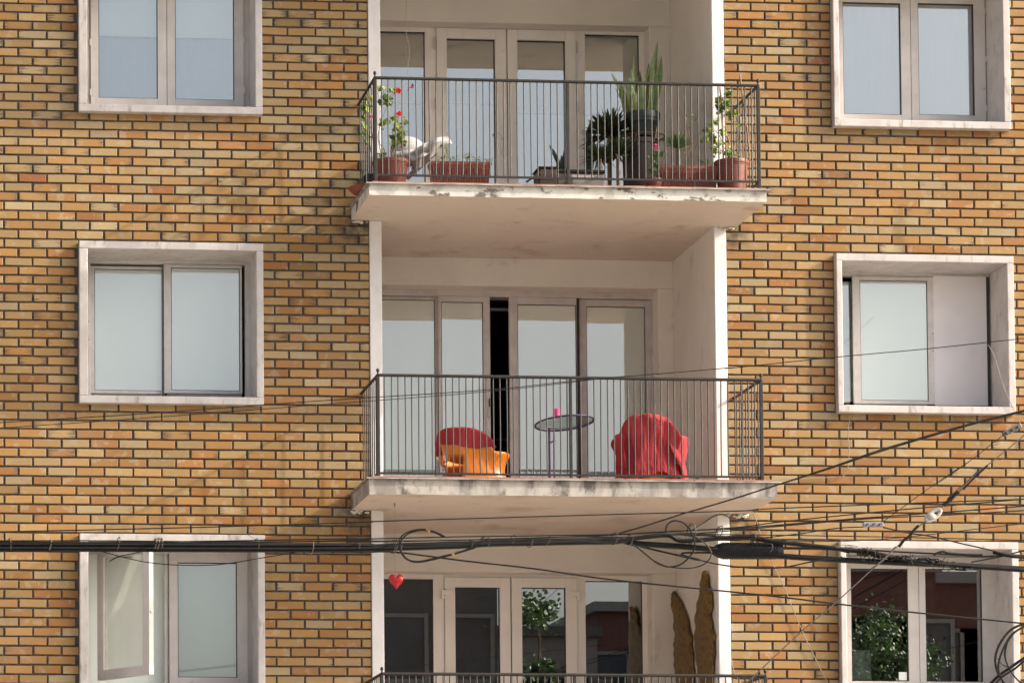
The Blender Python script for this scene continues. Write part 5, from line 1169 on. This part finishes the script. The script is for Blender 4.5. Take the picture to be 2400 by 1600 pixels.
# clamps
def clamp(v, x0, y0, x1, y1, hh, label, m='zinc', d=-.14):
    a, b = at(v, x0, y0, Yc + d), at(v, x1, y1, Yc + d); u = (b - a).normalized(); nn = Vector((-u.z, 0, u.x)); h = hh * scl
    t = thing('wire_clamp', (a + b) / 2, label, 'clamp', 'clamps on the wires')
    q = MB(); Ypl = Vector((0, .012, 0)); vs = [a - nn * h - Ypl, b - nn * h - Ypl, b + nn * h - Ypl, a + nn * h - Ypl, a - nn * h + Ypl, b - nn * h + Ypl, b + nn * h + Ypl, a + nn * h + Ypl]
    q.add(vs, [(0, 1, 2, 3), (7, 6, 5, 4), (0, 4, 5, 1), (1, 5, 6, 2), (2, 6, 7, 3), (3, 7, 4, 0)]); q.build('plate', m, t, bevel=.003)
    for k in (.18, .5, .82):
        p = a.lerp(b, k); MB().tube([p + Vector((0, -.013, 0)), p + Vector((0, -.028, 0))], h * .55, 6).build('bolt', 'aludark', t)
clamp('I', 1243, 438, 1380, 436, 5.6, 'zinc three bolt clamp on the wires above the bottom right window')
clamp('M', 358, 186, 457, 134, 6.0, 'black three bolt clamp near the right picture edge', 'aludark')
# guy wire with insulators
cable('guy_wire', [('I', 400, 1560), ('I', 480, 1490), ('I', 820, 1172), ('I', 1070, 960), ('I', 1330, 722), ('I', 1560, 515), ('I', 1640, 440), ('I', 1700, 400)], 1.5, Yc - .3, 'lower length of the slanting steel guy wire, from the railing to the white insulator', 'guy wire', 'cableg', group='guy wire')
cable('guy_wire', [('I', 1760, 345), ('I', 1830, 275), ('I', 1890, 225), ('I', 1960, 165), ('I', 2060, 60), ('M', 50, 540), ('M', 118, 495), ('M', 200, 405), ('M', 265, 360), ('M', 360, 285), ('M', 475, 190), ('M', 540, 130)], 1.4, Yc - .3, 'upper length of the slanting steel guy wire, running off to the right edge', 'guy wire', 'cableg', group='guy wire')
cable('guy_grip', [('I', 1490, 590), ('I', 1530, 540), ('I', 1560, 520), ('I', 1600, 470), ('I', 1625, 445)], 3.6, Yc - .32, 'black taped grip on the guy wire just below the white insulator', 'wire grip', 'cable', group='wire grips')
cable('guy_grip', [('I', 1800, 300), ('I', 1820, 285), ('I', 1850, 262), ('I', 1875, 235), ('I', 1900, 215)], 4.6, Yc - .32, 'lumpy black grip on the guy wire just above the white insulator', 'wire grip', 'cable', group='wire grips')
cable('guy_grip', [('I', 1935, 195), ('I', 1975, 150), ('I', 2020, 105), ('I', 2080, 50), ('I', 2100, 30)], 2.4, Yc - .32, 'thin wrapped grip near the upper end of the guy wire', 'wire grip', 'cable', group='wire grips')
cable('guy_grip', [('I', 1300, 742), ('I', 1330, 722), ('I', 1400, 662), ('I', 1470, 590)], 2.4, Yc - .32, 'rusty wrapped grip low on the guy wire in front of the bottom right window', 'wire grip', 'cableg', group='wire grips')
cable('guy_tape', [('I', 2140, 625), ('I', 2230, 645), ('I', 2300, 655), ('I', 2420, 660)], 5.2, Yc - .1, 'thick black taped joint on the wires at the right edge', 'taped joint')
cable('guy_tape', [('I', 1730, 645), ('I', 1790, 622), ('I', 1850, 636), ('I', 2040, 646), ('I', 2060, 640)], 3.0, Yc - .15, 'black spring grip lying above the frayed bundle', 'wire grip', 'cable', group='wire grips')
A_, B_ = at('I', 1672, 412, Yc - .3), at('I', 1782, 332, Yc - .3); u = (B_ - A_).normalized(); nn = Vector((-u.z, 0, u.x)); L = (B_ - A_).length; q = MB()
hw = .021; ring = []
for i in range(33):      # oval link
    a = i / 32 * 6.2832; ring.append((A_ + B_) / 2 + u * math.cos(a) * (L / 2 - .008) + nn * math.sin(a) * hw * (1.0))
q.tube(ring, .012, 10); q.ball(tuple(A_ + u * .045), .034, .024, .025, 12)
tag(q.build('insulator', 'porc', smooth=True), 'white porcelain guy insulator on the slanting wire', 'insulator')
# ------------------------------------------------------------------ across the street, seen only in the panes
def refl(px, py, V_, pl=1.64): p = at('P', px, py, V_); return Vector((p.x, 2 * pl - V_, p.z))
def house(px0, px1, py, V_, dep, wallm, name, label, cols, rows, winm='pane', wsz=(1.2, 1.4), pl=1.64):
    a, b = refl(px0, py, V_, pl), refl(px1, py, V_, pl); y1 = a.y; zt = a.z
    t = thing(name, ((a.x + b.x) / 2, y1 - dep / 2, GZ), label, 'building', 'buildings across the street')
    MB().box(a.x, b.x, y1 - dep, y1, GZ, zt).build('wall', wallm, t)
    MB().box(a.x - .1, b.x + .1, y1 - dep - .1, y1 + .12, zt + .002, zt + .22).build('parapet', 'render3' if wallm != 'render3' else 'render1', t)
    st = (b.x - a.x) / cols
    for i in range(cols):
        for j in range(rows):
            xc = a.x + st * (i + .5); z1 = zt - .9 - j * 2.9
            w_ = MB(); frame_mb(xc - wsz[0] / 2, xc + wsz[0] / 2, z1 - wsz[1], z1, .08, y1 + .003, y1 + .06, mb=w_); f_ = w_.build('window', 'render3', t)
            MB().box(xc - wsz[0] / 2 + .08, xc + wsz[0] / 2 - .08, y1 + .003, y1 + .02, z1 - wsz[1] + .08, z1 - .08).build('pane', winm, f_)
    return t
house(700, 1165, 1330, 38, 8, 'render1', 'grey_building', 'dark grey block reflected in the left panes of the lower balcony door', 3, 4)
house(1165, 1400, 1490, 42, 8, 'render3', 'low_building', 'low pale building reflected in the middle panes of the lower balcony door', 4, 2)
house(1400, 1740, 1432, 46, 8, 'render2', 'red_house', 'red walled house reflected in the right pane of the lower balcony door', 4, 3)
house(1900, 2192, 1338, 34, 8, 'render2', 'red_building', 'tall dark red building reflected in the bottom right window', 4, 4, wsz=(1.3, 1.5), pl=.39)
house(2192, 2520, 1366, 36, 8, 'render2', 'dark_house', 'lower dark house reflected at the right of the bottom right window', 4, 3, pl=.39)
def tree(base, h, rad, name, label, n=2600, sz=.16):
    t = thing(name, base, label, 'tree', 'trees across the street'); b = Vector(base)
    q = MB(); q.tube(smooth_path([b, b + Vector((.1, 0, h * .3)), b + Vector((-.1, .1, h * .6)), b + Vector((0, 0, h * .85))], 4), [.16 - .13 * i / 12 for i in range(13)], 8)
    cl = []
    for i in range(16):
        s_ = b + Vector((0, 0, h * rnd(.4, .75))); e_ = b + Vector((rnd(-1, 1) * rad, rnd(-1, 1) * rad, h * rnd(.55, 1))); cl.append(e_)
        q.tube([s_, (s_ + e_) / 2 + rv() * .2, e_], [.05, .03, .012], 5)
    q.build('trunk', 'bark', t, smooth=True); q = MB()
    for i in range(n):
        c_ = R_.choice(cl); p = c_ + Vector((R_.gauss(0, .42), R_.gauss(0, .42), R_.gauss(0, .38))) * rad * .55
        leaf_disc(q, p, rv(.4), sz * rnd(.5, 1.1), R_.choice((0, 0, 1)))
    q.build('crown', ['leafm', 'leafd'], t)
p = refl(1262, 1700, 37); tree((p.x, p.y, GZ), refl(1262, 1392, 37).z - GZ, .75, 'street_tree', 'slim street tree reflected in the lower balcony door', 3200, .055)
p = refl(2040, 1700, 30, .39); tree((p.x, p.y, GZ), refl(2050, 1450, 30, .39).z - GZ, .95, 'street_tree', 'bushy street tree reflected in the bottom right window', 7000, .04)
